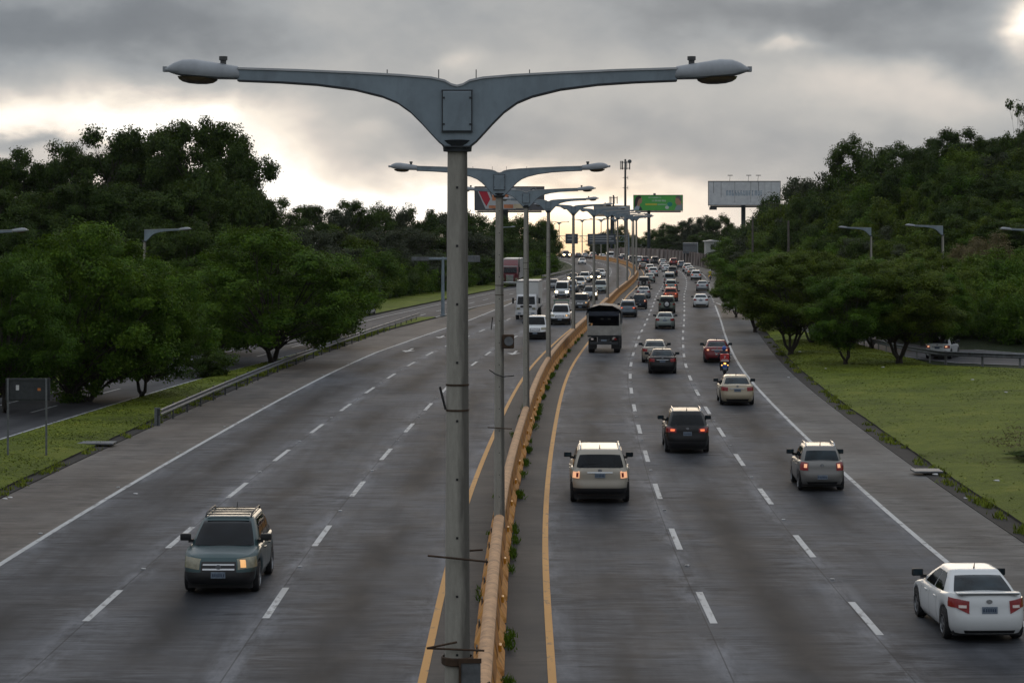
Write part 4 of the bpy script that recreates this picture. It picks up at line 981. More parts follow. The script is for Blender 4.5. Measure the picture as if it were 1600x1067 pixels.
        pb = patch('headlight_bulb', cl2[::-1], zc-hh_+.01, zc+hh_+.02, .020, LT['head_off'], pt); pb.material_slots[0].link = 'OBJECT'; pb.material_slots[0].material = LT['head_off']
        cl = [('B', sg2*s_) for s_ in np.linspace(tl['in'], .80, 7)]+[(k, s_) for s_ in np.linspace(-.94, tl.get('wrap', -.86), 4)]
        if sg2 < 0: cl = cl[::-1]
        f2 = lambda c: (abs(c[1])-tl['in'])/(.8-tl['in']) if c[0] == 'B' else 1.0
        pt = patch('tail_light', cl, lambda c: tl['z0']+tl.get('r0', .0)*f2(c), lambda c: tl['z1']+tl.get('r1', .02)*f2(c), .012, P.get('tailm', LT['tail_off']))
        pt.material_slots[0].link = 'OBJECT'; pt.material_slots[0].material = P.get('tailm', LT['tail_off'])
        bi = tl['in']+(.80-tl['in'])*.22; bo_ = tl['in']+(.80-tl['in'])*.85; zl, zh = (tl['z0']*.62+tl['z1']*.38, tl['z0']*.12+tl['z1']*.88) if not tl.get('hollow') else (tl['z0']*.86+tl['z1']*.14, tl['z0']*.2+tl['z1']*.8); cl2 = [('B', sg2*s_) for s_ in np.linspace(bi, bo_, 4)]
        if sg2 < 0: cl2 = cl2[::-1]
        pb = patch('tail_light_bulb', cl2, zl, zh, .019, LT['tail_off'], pt); pb.material_slots[0].link = 'OBJECT'; pb.material_slots[0].material = LT['tail_off']
        if tl.get('inner'):
            cl = [('B', sg2*s_) for s_ in np.linspace(tl['in']+.06, .74, 5)]
            if sg2 < 0: cl = cl[::-1]
            zc = (tl['z0']+tl['z1'])/2; patch('tail_light_lens', cl, zc-.01, zc+.05, .026, LT['tail_white'], pt)
    # bumpers, grille, plates, trim
    fb = P.get('fbump', .42)
    clf = [('L', s_) for s_ in np.linspace(.86, .94, 4)]+[('F', s_) for s_ in np.linspace(-.8, .8, 13)]+[('R', s_) for s_ in np.linspace(.94, .86, 4)]
    clb = [('R', s_) for s_ in np.linspace(-.86, -.94, 4)]+[('B', s_) for s_ in np.linspace(.8, -.8, 13)]+[('L', s_) for s_ in np.linspace(-.94, -.86, 4)]
    patch('front_bumper', clf[::-1] if P.get('fbfull') else F(.62, -.62, 9), zb0+.01, fb, .012, M['black'])
    patch('rear_bumper', clb if P.get('rbfull') else B(.66, -.66, 9), zb0+.01, P.get('rbump', .34), .012, M['black'])
    gr = P['grille']; go = patch('grille', F(gr[0], -gr[0], 9), gr[1], gr[2], .014, M['black'])
    for j in range(gr[3]):
        z_ = gr[1]+(gr[2]-gr[1])*(j+.6)/(gr[3]+.2); patch('grille_bar', F(gr[0]-.05, -gr[0]+.05, 9), z_-.018, z_+.018, .026, M['chrome'], go, nv=1)
    bd = MB(); yy = zpt(('F', 0), (gr[1]+gr[2])/2, .03)[1]; bd.lathe([(0, yy+.012), (.055, yy+.010), (.055, yy-.02)], 14, axis='y'); bd.v = [(z_, x_, y_) for x_, y_, z_ in []] or bd.v
    # the badges: small chrome discs front and rear
    def disc(name, x, y, z, r_, dy, m_, parent, rx=1.0):
        q = MB(); a = [(x+r_*rx*math.cos(t_), y, z+r_*math.sin(t_)) for t_ in [2*math.pi*k_/14 for k_ in range(14)]]; b_ = [(p[0], y-dy, p[2]) for p in a]
        q.poly(a if dy < 0 else a[::-1]); q.grid([a, b_], close=True); return q.build(name, m_, parent)
    zc = (gr[1]+gr[2])/2; pf = zpt(('F', 0), zc, .03); disc('badge', 0, pf[1]+.012, zc, .055, .04, M['chrome'], root, 1.3)
    zc = P.get('badge', .93); pr_ = zpt(('B', 0), zc, .0); disc('badge', 0, pr_[1]-.018, zc, .045, -.03, M['chrome'], root, 1.5)
    def plate(y, z, sgn):
        q = MB(); q.box(-.17, .17, y-.008, y+.008, z-.075, z+.075, bev=.004); o = q.build('license_plate', M['plate'], root)
        q = MB()
        for j in range(6): xx = -.12+j*.048-(.01 if j < 1 else 0); q.box(xx-.014, xx+.014, y+sgn*.009-.002, y+sgn*.009+.002, z-.035, z+.03)
        q.build('plate_characters', M['platetxt'], o)
    zp = P.get('fplate', .40); plate(zpt(('F', 0), zp, .02)[1]+.012, zp, 1)
    zp = P.get('rplate', .78); plate(zpt(('B', 0), zp, .01)[1]-.012, zp, -1)
    if P.get('chromebar'):
        z_ = P['chromebar']; patch('chrome_strip', B(.42, -.42, 9), z_-.02, z_+.02, .018, M['chrome'], nv=1)
    # mirrors
    for sx in (1, -1):
        y_ = g['yfb']-.42; z_ = g['zb']+.10; x_ = sx*(bw_+.02)
        q = MB(); q.box(min(x_, x_+sx*.26), max(x_, x_+sx*.26), y_-.06, y_+.06, z_-.005, z_+.165, bev=.035); q.box(min(x_-sx*.08, x_+sx*.06), max(x_-sx*.08, x_+sx*.06), y_-.025, y_+.025, z_-.05, z_+.03); mo = q.build('wing_mirror', M['black'] if P.get('blackmirror', True) else P['paint'], root, smooth=True, ang=50)
        q = MB(); q.box(min(x_+sx*.03, x_+sx*.235), max(x_+sx*.03, x_+sx*.235), y_-.066, y_-.062, z_+.02, z_+.145); q.build('mirror_glass', M['glassclear'], mo)
        for yh in (.28*hl-.35, -.10*hl-.42):
            zz = g['zb']-.12; pp = zpt(('R', 0.0), zz)[0]; q = MB(); q.box(sx*pp-.012 if sx > 0 else -pp-.03, sx*pp+.03 if sx > 0 else -pp+.012, yh-.09, yh+.09, zz-.015, zz+.018, bev=.006); q.build('door_handle', P['paint'], root).material_slots[0].link = 'DATA'
    # door shut lines as slim dark grooves
    q = MB()
    for sx, k in ((1, 'R'), (-1, 'L')):
        for yd in (.52*hl-.35, .02*hl-.1, -.40*hl+.05):
            s_ = yd/hl; 
            if min(abs(yd-w0) for w0 in yw) < R_arch+.02: continue
            rows = [[(p[0]+sx*.002, p[1]-.006, p[2]), (p[0]+sx*.002, p[1]+.006, p[2])] for p in [col_pt((k, s_), v, .001) for v in np.linspace(.12, .96, 8)]]; q.grid(rows, flip=(sx > 0))
    q.build('door_seams', M['black'], root)
    if P.get('rails'):
        for sx in (1, -1):
            q = MB(); x_ = sx*(tw-.06); y0_, y1_ = g['yrt']+.12, g['yft']-.12; pts = [(x_, y0_, H-.03), (x_, y0_+.14, H+.045), (x_, (y0_+y1_)/2, H+.06), (x_, y1_-.14, H+.045), (x_, y1_, H-.03)]
            q.tube(pts, .022, 8); q.build('roof_rail', P['rails'], root, smooth=True)
        if P.get('bars'):
            for yb_ in (.35, -.15, -.6, -1.0): q = MB(); q.box(-tw+.08, tw-.08, yb_-.03, yb_+.03, H+.03, H+.055, bev=.01); q.build('roof_bar', M['black'], root)
    if P.get('spoiler'):
        z_, w2 = P['spoiler']; y_ = rv(.95)+.10; q = MB(); q.box(-w2, w2, y_-.10, y_+.10, z_, z_+.03, bev=.012); [q.box(sx*w2*.8-.03, sx*w2*.8+.03, y_-.05, y_+.05, z_-.09, z_) for sx in (1, -1)]
        so = q.build('spoiler', P['paint'], root, smooth=True); so.material_slots[0].link = 'OBJECT'; so.material_slots[0].material = P['paint']
        q = MB(); q.box(-w2*.95, w2*.95, y_-.115, y_-.101, z_-.012, z_+.004); q.build('brake_light', M['black'], root)
    q = MB(); q.tube([(0, g['yrt']+.25, H-.01), (0, g['yrt']+.17, H+.13)], [.02, .006], 6); q.build('antenna', M['black'], root)
    # wheels: tyre with the rim as its part
    for w0 in yw:
        for sx in (1, -1):
            xo = sx*(WH-.02); xi = sx*(WH-.24); pr = [(.18, xi), (rw-.03, xi), (rw, xi+sx*.04), (rw, xo-sx*.04), (rw-.03, xo), (rw*.66, xo), (rw*.64, xo-sx*.02)]
            q = MB(); q.lathe(pr, 28, axis='x', loc=(0, w0, rw)); wh = q.build('wheel', M['rubber'], root, smooth=True, ang=40)
            q = MB(); q.lathe([(rw*.66, xo-sx*.015), (rw*.62, xo-sx*.03), (rw*.58, xo-sx*.07), (.05, xo-sx*.085), (0, xo-sx*.085)], 28, mi=1, axis='x', loc=(0, w0, rw))
            for j in range(5):
                a_ = 2*math.pi*j/5+.3; mt = Matrix.Translation((0, w0, rw))@Matrix.Rotation(a_, 4, 'X')
                q.box(min(xo-sx*.055, xo-sx*.01), max(xo-sx*.055, xo-sx*.01), -.028, .028, .02, rw*.63, mtx=mt, mi=0)
            q.lathe([(rw*.68, xo-sx*.005), (rw*.63, xo-sx*.0), (rw*.61, xo-sx*.03)], 28, mi=0, axis='x', loc=(0, w0, rw)); q.lathe([(.05, xo-sx*.03), (.045, xo-sx*.008), (0, xo-sx*.006)], 12, mi=0, axis='x', loc=(0, w0, rw))
            q.build('rim', [M['rim'], M['black']], wh, smooth=True, ang=40)
    return root

SEDAN_TOP = [(-2.4, .93), (-2.25, 1.0), (-2.0, 1.045), (-1.6, 1.03), (-1.2, .98), (0, .95), (.95, .93), (1.3, .90), (1.9, .80), (2.15, .72), (2.4, .62)]
DEF = dict(head=dict(z0=.56, z1=.68, **{'in': .52}), tail=dict(z0=.72, z1=.90, **{'in': .52}), grille=(.34, .50, .62, 1))
def P_(name, **k): d = dict(DEF); d.update(k); d['name'] = name; return d
CARS = {}
CARS['sedan'] = make_car(P_('sedan', L=4.5, W=1.76, H=1.44, top=SEDAN_TOP, paint=PAINT['silver'], glass=(M['glass'], M['glassclear'], M['glassside']),
    gh=dict(bw=.80, tw=.575, zb=.93, yfb=1.12, yft=.28, yrt=-.95, yrb=-1.72, rw=(.12, .92), rws=.83, side=[(.0, .66, (.8, 2.1)), (-.66, -.05, (1.0, 1))]), chromebar=.86, rplate=.78, badge=.97, fbump=.34,
    head=dict(z0=.60, z1=.72, **{'in': .50}), tail=dict(z0=.74, z1=.93, r0=.01, **{'in': .55})))
CARS['civic'] = make_car(P_('sedan', L=4.52, W=1.77, H=1.43, top=[(-2.4, .94), (-2.25, 1.03), (-2.05, 1.07), (-1.7, 1.05), (-1.2, 1.0), (0, .95), (.95, .93), (1.3, .88), (1.9, .74), (2.15, .66), (2.4, .58)], paint=PAINT['white'], glass=(M['glass'], M['glassclear'], M['glassside']), blackmirror=True,
    gh=dict(bw=.80, tw=.56, zb=.94, yfb=1.25, yft=.25, yrt=-.95, yrb=-1.80, rw=(.13, .90), rws=.84, side=[(.02, .60, (1.0, 2.0)), (-.60, -.03, (1.6, 1))]), rplate=.74, badge=.92, fbump=.30, rbump=.30, spoiler=(1.075, .70),
    tail=dict(z0=.66, z1=.93, r0=.12, r1=.04, wrap=-.82, inner=True, **{'in': .50})))
CARS['explorer'] = make_car(P_('suv', L=5.0, W=1.98, H=1.76, rw=.385, zb=.30, top=[(-2.6, 1.08), (-2.45, 1.17), (-1.5, 1.18), (0, 1.14), (1.1, 1.12), (1.5, 1.09), (2.2, 1.0), (2.45, .92), (2.6, .8)], paint=PAINT['champagne'],
    gh=dict(bw=.90, tw=.70, zb=1.12, yfb=1.25, yft=.50, yrt=-2.02, yrb=-2.36, rw=(.08, .80), rws=.86, n=9, side=[(.22, .66, (.4, 2)), (-.30, .18, (.4, 1)), (-.80, -.34, (.7, 1))]), rails=M['chrome'], rplate=.93, badge=1.09, chromebar=1.03,
    fbump=.55, rbump=.52, rbfull=True, fv=[(0, -.08), (.2, -.01), (.45, 0), (.7, -.02), (.9, -.06), (1, -.16)], rv=[(0, -.10), (.15, -.02), (.40, 0), (.48, -.05), (.85, -.07), (1, -.12)],
    head=dict(z0=.80, z1=.95, **{'in': .55}), tail=dict(z0=.84, z1=1.06, wrap=-.88, hollow=True, **{'in': .68}), grille=(.42, .66, .88, 2), fplate=.52))
CARS['crossover'] = make_car(P_('suv', L=4.65, W=1.80, H=1.66, rw=.36, zb=.26, top=[(-2.45, 1.0), (-2.3, 1.10), (-1.4, 1.10), (0, 1.05), (1.1, 1.03), (1.5, 1.0), (2.05, .88), (2.3, .78), (2.45, .68)], paint=PAINT['black'],
    gh=dict(bw=.82, tw=.62, zb=1.03, yfb=1.2, yft=.42, yrt=-1.62, yrb=-2.12, rw=(.06, .82), rws=.84, n=7, side=[(.18, .64, (.4, 2)), (-.34, .14, (.4, 1)), (-.74, -.38, (1.5, 1))]), rails=M['chrome'], rplate=.80, badge=1.0,
    rbump=.48, rbfull=True, head=dict(z0=.68, z1=.84, **{'in': .52}), tail=dict(z0=.84, z1=1.0, r1=.05, wrap=-.82, **{'in': .50}), grille=(.36, .58, .76, 1)))
CARS['compactsuv'] = make_car(P_('suv', L=4.35, W=1.80, H=1.66, rw=.35, zb=.28, top=[(-2.3, 1.0), (-2.15, 1.10), (-1.3, 1.10), (0, 1.06), (1.0, 1.04), (1.35, 1.01), (1.9, .93), (2.12, .84), (2.3, .74)], paint=PAINT['teal'],
    gh=dict(bw=.82, tw=.61, zb=1.03, yfb=1.22, yft=.42, yrt=-1.58, yrb=-1.98, rw=(.08, .82), rws=.84, n=8, side=[(.18, .62, (.4, 2)), (-.32, .14, (.4, 1)), (-.76, -.36, (.9, 1))]), rails=M['black'], bars=True, rplate=.85, badge=1.0,
    fbump=.56, rbump=.52, fbfull=True, rbfull=True, fplate=.50, head=dict(z0=.62, z1=.86, rise=.03, wrap=.80, **{'in': .50}), tail=dict(z0=.85, z1=1.08, **{'in': .66}), grille=(.46, .565, .80, 2),
    fv=[(0, -.06), (.2, 0), (.45, 0), (.65, -.04), (.88, -.08), (1, -.16)]))
CARS['hatch'] = make_car(P_('hatchback', L=3.66, W=1.60, H=1.52, rw=.30, zb=.24, top=[(-2.0, .98), (-1.8, 1.03), (-1.2, 1.03), (0, .99), (.8, .96), (1.1, .93), (1.6, .80), (1.8, .70), (2.0, .6)], paint=PAINT['warmgrey'], ra=-1.20, fa=1.17, glass=(M['glass'], M['glassclear'], M['glassside']),
    gh=dict(bw=.72, tw=.545, zb=.97, yfb=1.05, yft=.32, yrt=-1.28, yrb=-1.62, rw=(.10, .80), rws=.82, n=6, side=[(.06, .62, (.6, 2)), (-.62, .02, (1.4, 1))]), rails=M['chrome'], rplate=.50, badge=.90,
    head=dict(z0=.62, z1=.82, wrap=.78, **{'in': .55}), tail=dict(z0=.72, z1=.97, r1=.03, wrap=-.86, **{'in': .60}), grille=(.36, .46, .60, 1)))
CARS['boxysuv'] = make_car(P_('suv', L=4.5, W=1.78, H=1.75, rw=.37, zb=.30, top=[(-2.35, 1.02), (-2.2, 1.12), (-1.3, 1.12), (0, 1.10), (1.0, 1.08), (1.5, 1.06), (2.0, .99), (2.2, .90), (2.35, .8)], paint=PAINT['olive'],
    gh=dict(bw=.82, tw=.70, zb=1.09, yfb=1.05, yft=.62, yrt=-1.95, yrb=-2.12, rw=(.10, .84), rws=.82, n=10, side=[(.24, .70, (.3, 2)), (-.28, .20, (.3, 1)), (-.82, -.32, (.3, 1))]), rails=M['black'], rplate=.62, badge=.98,
    fbump=.52, rbump=.50, head=dict(z0=.76, z1=.92, **{'in': .55}), tail=dict(z0=.86, z1=1.08, **{'in': .68}), grille=(.42, .68, .86, 2)))
CARS['van'] = make_car(P_('minivan', L=4.6, W=1.70, H=1.95, rw=.32, zb=.26, top=[(-2.4, 1.02), (-2.25, 1.10), (0, 1.10), (1.5, 1.06), (2.0, 1.0), (2.2, .92), (2.4, .8)], paint=PAINT['white'],
    gh=dict(bw=.80, tw=.70, zb=1.08, yfb=2.0, yft=1.25, yrt=-2.05, yrb=-2.20, rw=(.12, .75), rws=.82, n=10, side=[(.40, .74, (.3, 1.6)), (-.12, .34, (.3, 1)), (-.78, -.18, (.3, 1))]), rplate=.7, badge=.98,
    fv=[(0, -.06), (.2, 0), (.5, 0), (.8, -.05), (1, -.10)], head=dict(z0=.62, z1=.80, **{'in': .55}), tail=dict(z0=.70, z1=1.02, **{'in': .70}), grille=(.40, .60, .76, 1)))
CARS['pickup'] = make_car(P_('pickup_truck', L=5.2, W=1.82, H=1.76, rw=.38, zb=.36, top=[(-2.7, 1.05), (-2.58, 1.08), (-.9, 1.08), (0, 1.10), (1.3, 1.08), (1.7, 1.05), (2.3, .96), (2.5, .86), (2.7, .76)], paint=PAINT['white'], crown=.02,
    gh=dict(bw=.80, tw=.64, zb=1.07, yfb=1.32, yft=.75, yrt=-.62, yrb=-.85, rw=(.15, .85), rws=.80, n=9, side=[(.10, .62, (.3, 2)), (-.72, .04, (.4, 1))]), rplate=.55, badge=.90,
    fbump=.60, fbfull=True, fplate=.5, head=dict(z0=.74, z1=.92, **{'in': .52}), tail=dict(z0=.74, z1=1.0, **{'in': .70}), grille=(.44, .66, .88, 2)))
# extras on prototypes
def spare_on(car):
    q = MB(); q.lathe([(.15, 0), (.33, .0), (.36, -.04), (.36, -.16), (.33, -.20), (.22, -.20)], 24, axis='y' if False else 'z'); q.v = [(x, z-2.20, y+.95) for x, y, z in q.v]; q.f = [f[::-1] for f in q.f]
    o = q.build('spare_wheel', M['rubber'], car, smooth=True, ang=40)
    q = MB(); q.lathe([(.24, -.19), (.21, -.205), (.04, -.215), (0, -.215)], 20); q.v = [(x, z-2.20, y+.95) for x, y, z in q.v]; q.f = [f[::-1] for f in q.f]; q.build('rim', M['white'], o, smooth=True)
def rack_on(car):
    q = MB(); [q.tube([(sx*.62, .1, 1.70), (sx*.62, .1, 2.08)], .03, 6) for sx in (1, -1)]; q.box(-.72, .72, .05, .15, 2.06, 2.14); q.build('roof_rack', M['greenrack'], car)
SKIP_FAR = ('door_handle', 'badge', 'antenna', 'door_seams', 'grille_bar', 'plate_characters', 'mirror_glass', 'rim', 'tail_light_lens')
used = set(); GRP = {}
def set_light(o, head, tail):
    seen_side = set()
    for ch in reversed(o.children):
        nm = ch.name.split('.')[0]
        if nm == 'headlight' and head:
            if head == 'head_on': ch.material_slots[0].material = LT[head]
            if head == 'head_mild':
                if ch.name in seen_side or len([1 for c2 in o.children if c2.name.startswith('headlight') and c2.name in seen_side]) >= 1: continue
                seen_side.add(ch.name)
            for b_ in ch.children: b_.material_slots[0].link = 'OBJECT'; b_.material_slots[0].material = LT[head]
        if nm == 'tail_light' and tail:
            hol = tail == 'hollow'
            if hol: ch.material_slots[0].material = LT['tail_warm']
            for b_ in ch.children:
                if b_.name.startswith('tail_light_bulb'): b_.material_slots[0].material = LT['tail_off' if hol else tail]
def place(kind, px, py, col, label, oncoming=False, head=None, tail=None, cat='car', sx=1.0, road=True, rz=None, name=None, group=None):
    x, y = at(px, py); proto = CARS[kind]
    first = kind not in used; used.add(kind)
    o = proto if first else copy_tree(proto, skip=SKIP_FAR if y > 300 else ('plate_characters',) if y > 160 else ())
    for ch in o.children:
        if ch.name.split('.')[0] in ('body', 'spoiler', 'cab', 'hood') and col: ch.material_slots[0].link = 'OBJECT'; ch.material_slots[0].material = PAINT[col]
    L = LEN[kind]; yc = y+(L/2-.85)
    h = heading(yc) if rz is None else rz
    x += math.tan(h)*(L/2-.85)
    o.location = (x, yc, float(crest(yc))+.003); o.rotation_euler = (0, 0, -h+(math.pi if oncoming else 0)); o.scale = (sx, sx, sx)
    set_light(o, head, tail)
    tag(o, label, cat, group or ('oncoming vehicles on the left carriageway' if oncoming else 'vehicles driving away on the right carriageway'))
    return o
LEN = dict(sedan=4.5, civic=4.52, explorer=5.0, crossover=4.65, compactsuv=4.35, hatch=3.66, boxysuv=4.5, van=4.6, pickup=5.2, boxtruck=8.0, cargotruck=7.6, semi=16.0)

# ---- trucks
def wheels(root, pos, r_=.48, w_=.3, WH=1.05):
    for y_ in pos:
        for sx in (1, -1):
            xo, xi = sx*WH, sx*(WH-w_); q = MB(); q.lathe([(.2, xi), (r_-.04, xi), (r_, xi+sx*.05), (r_, xo-sx*.05), (r_-.04, xo), (r_*.6, xo), (r_*.55, xo-sx*.05), (0, xo-sx*.06)], 24, axis='x', loc=(0, y_, r_)); wh = q.build('wheel', M['rubber'], root, smooth=True, ang=40)
            q = MB(); q.lathe([(r_*.56, xo-sx*.03), (r_*.5, xo-sx*.045), (.12, xo-sx*.02), (0, xo)], 18, axis='x', loc=(0, y_, r_)); q.build('rim', M['steel'], wh, smooth=True)
def boxtruck():
    r = empty('box_truck'); q = MB(); q.box(-1.08, 1.08, -4.0, 2.15, 1.05, 3.72, bev=.04); b = q.build('cargo_box', M['whitedirty'], r)
    q = MB()
    for x in (-1.09, 1.09): q.box(x-.008, x+.008, -4.0, 2.15, 1.05, 1.18); q.box(x-.008, x+.008, -4, 2.15, 3.6, 3.7)
    q.box(-1.06, 1.06, 2.152, 2.17, 3.60, 3.70); q.build('box_trim', M['steel'], b)
    q = MB(); q.box(-.45, .45, -3.9, 3.4, .62, 1.0); q.box(-.95, .95, -3.9, -3.7, .55, 1.0); q.build('chassis', M['darksteel'], r)
    rows = []
    for z, yf, hw in ((.55, 3.92, .98), (.95, 4.0, 1.02), (1.35, 3.98, 1.02), (1.42, 3.95, 1.01), (2.28, 3.62, .93), (2.42, 3.45, .90)):
        rows.append([(-hw, 2.3, z), (-hw, yf-.18, z), (-hw+.12, yf, z), (0, yf+.04, z), (hw-.12, yf, z), (hw, yf-.18, z), (hw, 2.3, z)])
    q = MB(); q.grid(rows, close=True, flip=True); q.poly(rows[-1][::-1]); q.poly(rows[0]); q.build('cab', M['white'], r, smooth=True, ang=30)
    q = MB(); q.grid([[(-.86, 3.955, 1.48), (0, 4.01, 1.48), (.86, 3.955, 1.48)], [(-.80, 3.71, 2.22), (0, 3.75, 2.22), (.80, 3.71, 2.22)]], flip=True); q.build('windscreen', M['glass'], r)
    for sx in (1, -1):
        q = MB(); a = [(sx*1.022, 2.6, 1.5), (sx*1.022, 3.65, 1.5), (sx*.955, 3.38, 2.2), (sx*.95, 2.6, 2.2)]; q.poly(a if sx > 0 else a[::-1]); q.build('side_window', M['glassside'], r)
        q = MB(); q.box(sx*.75-.16, sx*.75+.16, 3.99, 4.04, .98, 1.16, bev=.02); q.build('headlight', LT['head_off'], r)
        q = MB(); q.tube([(sx*1.0, 3.7, 2.1), (sx*1.25, 3.85, 2.05)], .02, 6); q.box(sx*1.27-.10, sx*1.27+.10, 3.82, 3.88, 1.55, 2.1, bev=.03); q.build('wing_mirror', M['black'], r)
    q = MB(); q.box(-.55, .55, 4.03, 4.06, 1.18, 1.36, bev=.01); q.build('grille', M['black'], r); q = MB(); q.box(-1.05, 1.05, 3.98, 4.10, .45, .82, bev=.04); q.build('front_bumper', M['white'], r)
    q = MB(); q.box(-.8, -.5, 4.101, 4.11, .55, .68); q.box(.5, .8, 4.101, 4.11, .55, .68); q.box(-.25, .25, 4.101, 4.115, .52, .66); q.build('license_plate', M['plate'], r)
    wheels(r, (3.05, -2.3)); return r
def cargotruck():
    r = empty('cargo_truck'); q = MB()
    q.box(-1.15, 1.15, -3.8, 1.6, 1.15, 1.27); q.box(-.45, .45, -3.7, 3.2, .75, 1.14); q.build('chassis', M['darksteel'], r)
    q = MB(); q.box(-1.17, 1.17, -3.86, -3.80, 1.28, 1.95, bev=.01); q.build('tailgate', M['tailgate'], r)
    q = MB(); [q.box(x-.02, x+.02, -3.885, -3.862, 1.3, 1.93) for x in (-1.0, -.5, 0, .5, 1.0)]; q.build('tailgate_ribs', M['tailgate'], r)
    for sx in (1, -1):
        q = MB(); q.box(sx*1.15-.03, sx*1.15+.03, -3.79, 1.6, 1.28, 1.95); q.build('side_board', M['tailgate'], r)
        q = MB(); q.box(sx*1.13-.045, sx*1.13+.045, -3.84, -3.75, 1.96, 2.85); q.build('corner_post', M['tailgate'], r)
    rows = []
    for y_, s_ in ((-3.95, 1.03), (-3.6, 1.0), (-2.4, .96), (-1.2, 1.01), (0, .96), (1.0, 1.0), (1.6, .96)):
        row = [(-1.20*s_, y_, 2.0 if y_ > -3.7 else 2.75)]
        for k in range(13):
            a_ = math.pi-math.pi*k/12; row.append((1.22*math.cos(a_)*s_, y_, 2.78+.62*math.sin(a_)**.8*s_+.03*math.sin(k*2.3+y_)))
        row.append((1.20*s_, y_, 2.0 if y_ > -3.7 else 2.75)); rows.append(row)
    q = MB(); q.grid(rows); q.poly(rows[-1]); q.poly([(-1.2, 1.6, 1.9), (1.2, 1.6, 1.9), (1.2, 1.6, 2.8), (-1.2, 1.6, 2.8)]); q.build('canvas_cover', M['canvas'], r, smooth=True, ang=60)
    q = MB(); rows = [[(-1.12, -3.80, 2.98), (1.12, -3.80, 2.98)], [(-1.12, -3.81, 2.66), (1.12, -3.81, 2.66)]]; q.grid(rows); q.build('canvas_flap', M['canvas'], r)
    q = MB(); [q.box(x-.1, x+.1, -3.0, -2.95, 2.35, 2.45) for x in (-.15, .35)]; q.build('cargo', M['steel'], r)
    q = MB(); q.box(-1.0, 1.0, 1.75, 3.3, 1.1, 2.35, bev=.12); q.build('cab', M['darksteel'], r, smooth=True); q = MB(); q.box(-.85, .85, 3.28, 3.32, 1.65, 2.2); q.build('windscreen', M['glass'], r)
    q = MB(); q.box(-1.0, 1.0, -3.85, -3.75, .62, .80, bev=.02); q.build('rear_bumper', M['darksteel'], r)
    for sx in (1, -1): q = MB(); q.box(sx*.82-.09, sx*.82+.09, -3.90, -3.86, .95, 1.07, bev=.01); q.build('tail_light', LT['tail_off'] if sx > 0 else LT['tail_white'], r)
    q = MB(); q.box(-.2, .2, -3.9, -3.86, .85, .98); q.build('license_plate', M['plate'], r); [(lambda q: (q.box(x-.28, x+.28, -3.45, -3.42, .30, .95), q.build('mud_flap', M['black'], r)))(MB()) for x in (-.8, .8)]
    wheels(r, (-2.7, -1.6, 2.5), .50, .42, 1.12); return r
def semi():
    r = empty('semi_truck'); q = MB(); q.box(-1.27, 1.27, -8.0, 4.2, 1.15, 4.1, bev=.04); b = q.build('trailer', M['whitedirty'], r)
    q = MB(); [q.box(1.272, 1.285, -7.8+i*.8, -7.76+i*.8, 1.2, 4.05) for i in range(15)]; [q.box(-1.285, -1.272, -7.8+i*.8, -7.76+i*.8, 1.2, 4.05) for i in range(15)]; q.build('trailer_ribs', M['steel'], b)
    q = MB(); q.box(-.5, .5, -7.8, 8.0, .7, 1.1); q.build('chassis', M['darksteel'], r)
    rows = []
    for z, y_, hw in ((.9, 7.2, 1.15), (1.9, 7.2, 1.15), (2.0, 6.55, 1.15), (2.9, 6.15, 1.12), (3.4, 5.6, 1.10), (3.95, 4.9, 1.02)): rows.append([(-hw, 4.4, z), (-hw, y_-.1, z), (-hw+.12, y_, z), (hw-.12, y_, z), (hw, y_-.1, z), (hw, 4.4, z)])
    q = MB(); q.grid(rows, close=True, flip=True); q.poly(rows[-1][::-1]); q.build('cab', M['truckred'], r, smooth=True, ang=30)
    q = MB(); q.box(-.75, .75, 7.0, 8.3, .8, 1.85, bev=.14); q.build('hood', M['truckred'], r, smooth=True); q = MB(); q.box(-.55, .55, 8.301, 8.33, .75, 1.75, bev=.01); q.build('grille', M['chrome'], r)
    q = MB(); q.quad((-.98, 6.63, 2.05), (.98, 6.63, 2.05), (.95, 6.25, 2.8), (-.95, 6.25, 2.8)); q.f = [f[::-1] for f in q.f]; q.build('windscreen', M['glass'], r)
    q = MB(); q.box(-1.2, 1.2, 8.2, 8.45, .4, .75, bev=.05); q.build('front_bumper', M['chrome'], r)
    q = MB(); q.box(-1.05, 1.05, 5.5, 6.2, 2.92, 3.05); q.build('sun_visor', M['white'], r)
    for sx in (1, -1):
        q = MB(); q.box(sx*.95-.18, sx*.95+.18, 7.6, 8.25, 1.0, 1.3, bev=.05); hd = q.build('headlight', LT['head_off'], r)
        q = MB(); q.box(sx*.98-.22, sx*.98+.22, 6.9, 8.1, .9, 1.25, bev=.1); q.build('fender', M['truckred'], r); q = MB(); q.tube([(sx*1.22, 4.6, .9), (sx*1.22, 4.6, 4.2)], .07, 8); q.build('exhaust_stack', M['chrome'], r)
        q = MB(); q.box(sx*1.35-.09, sx*1.35+.09, 6.3, 6.36, 2.1, 2.9, bev=.02); q.build('wing_mirror', M['black'], r)
    wheels(r, (7.4, 3.6, 2.4, -6.0, -7.2), .52, .34, 1.2); return r
CARS['boxtruck'] = boxtruck(); CARS['cargotruck'] = cargotruck(); CARS['semi'] = semi()

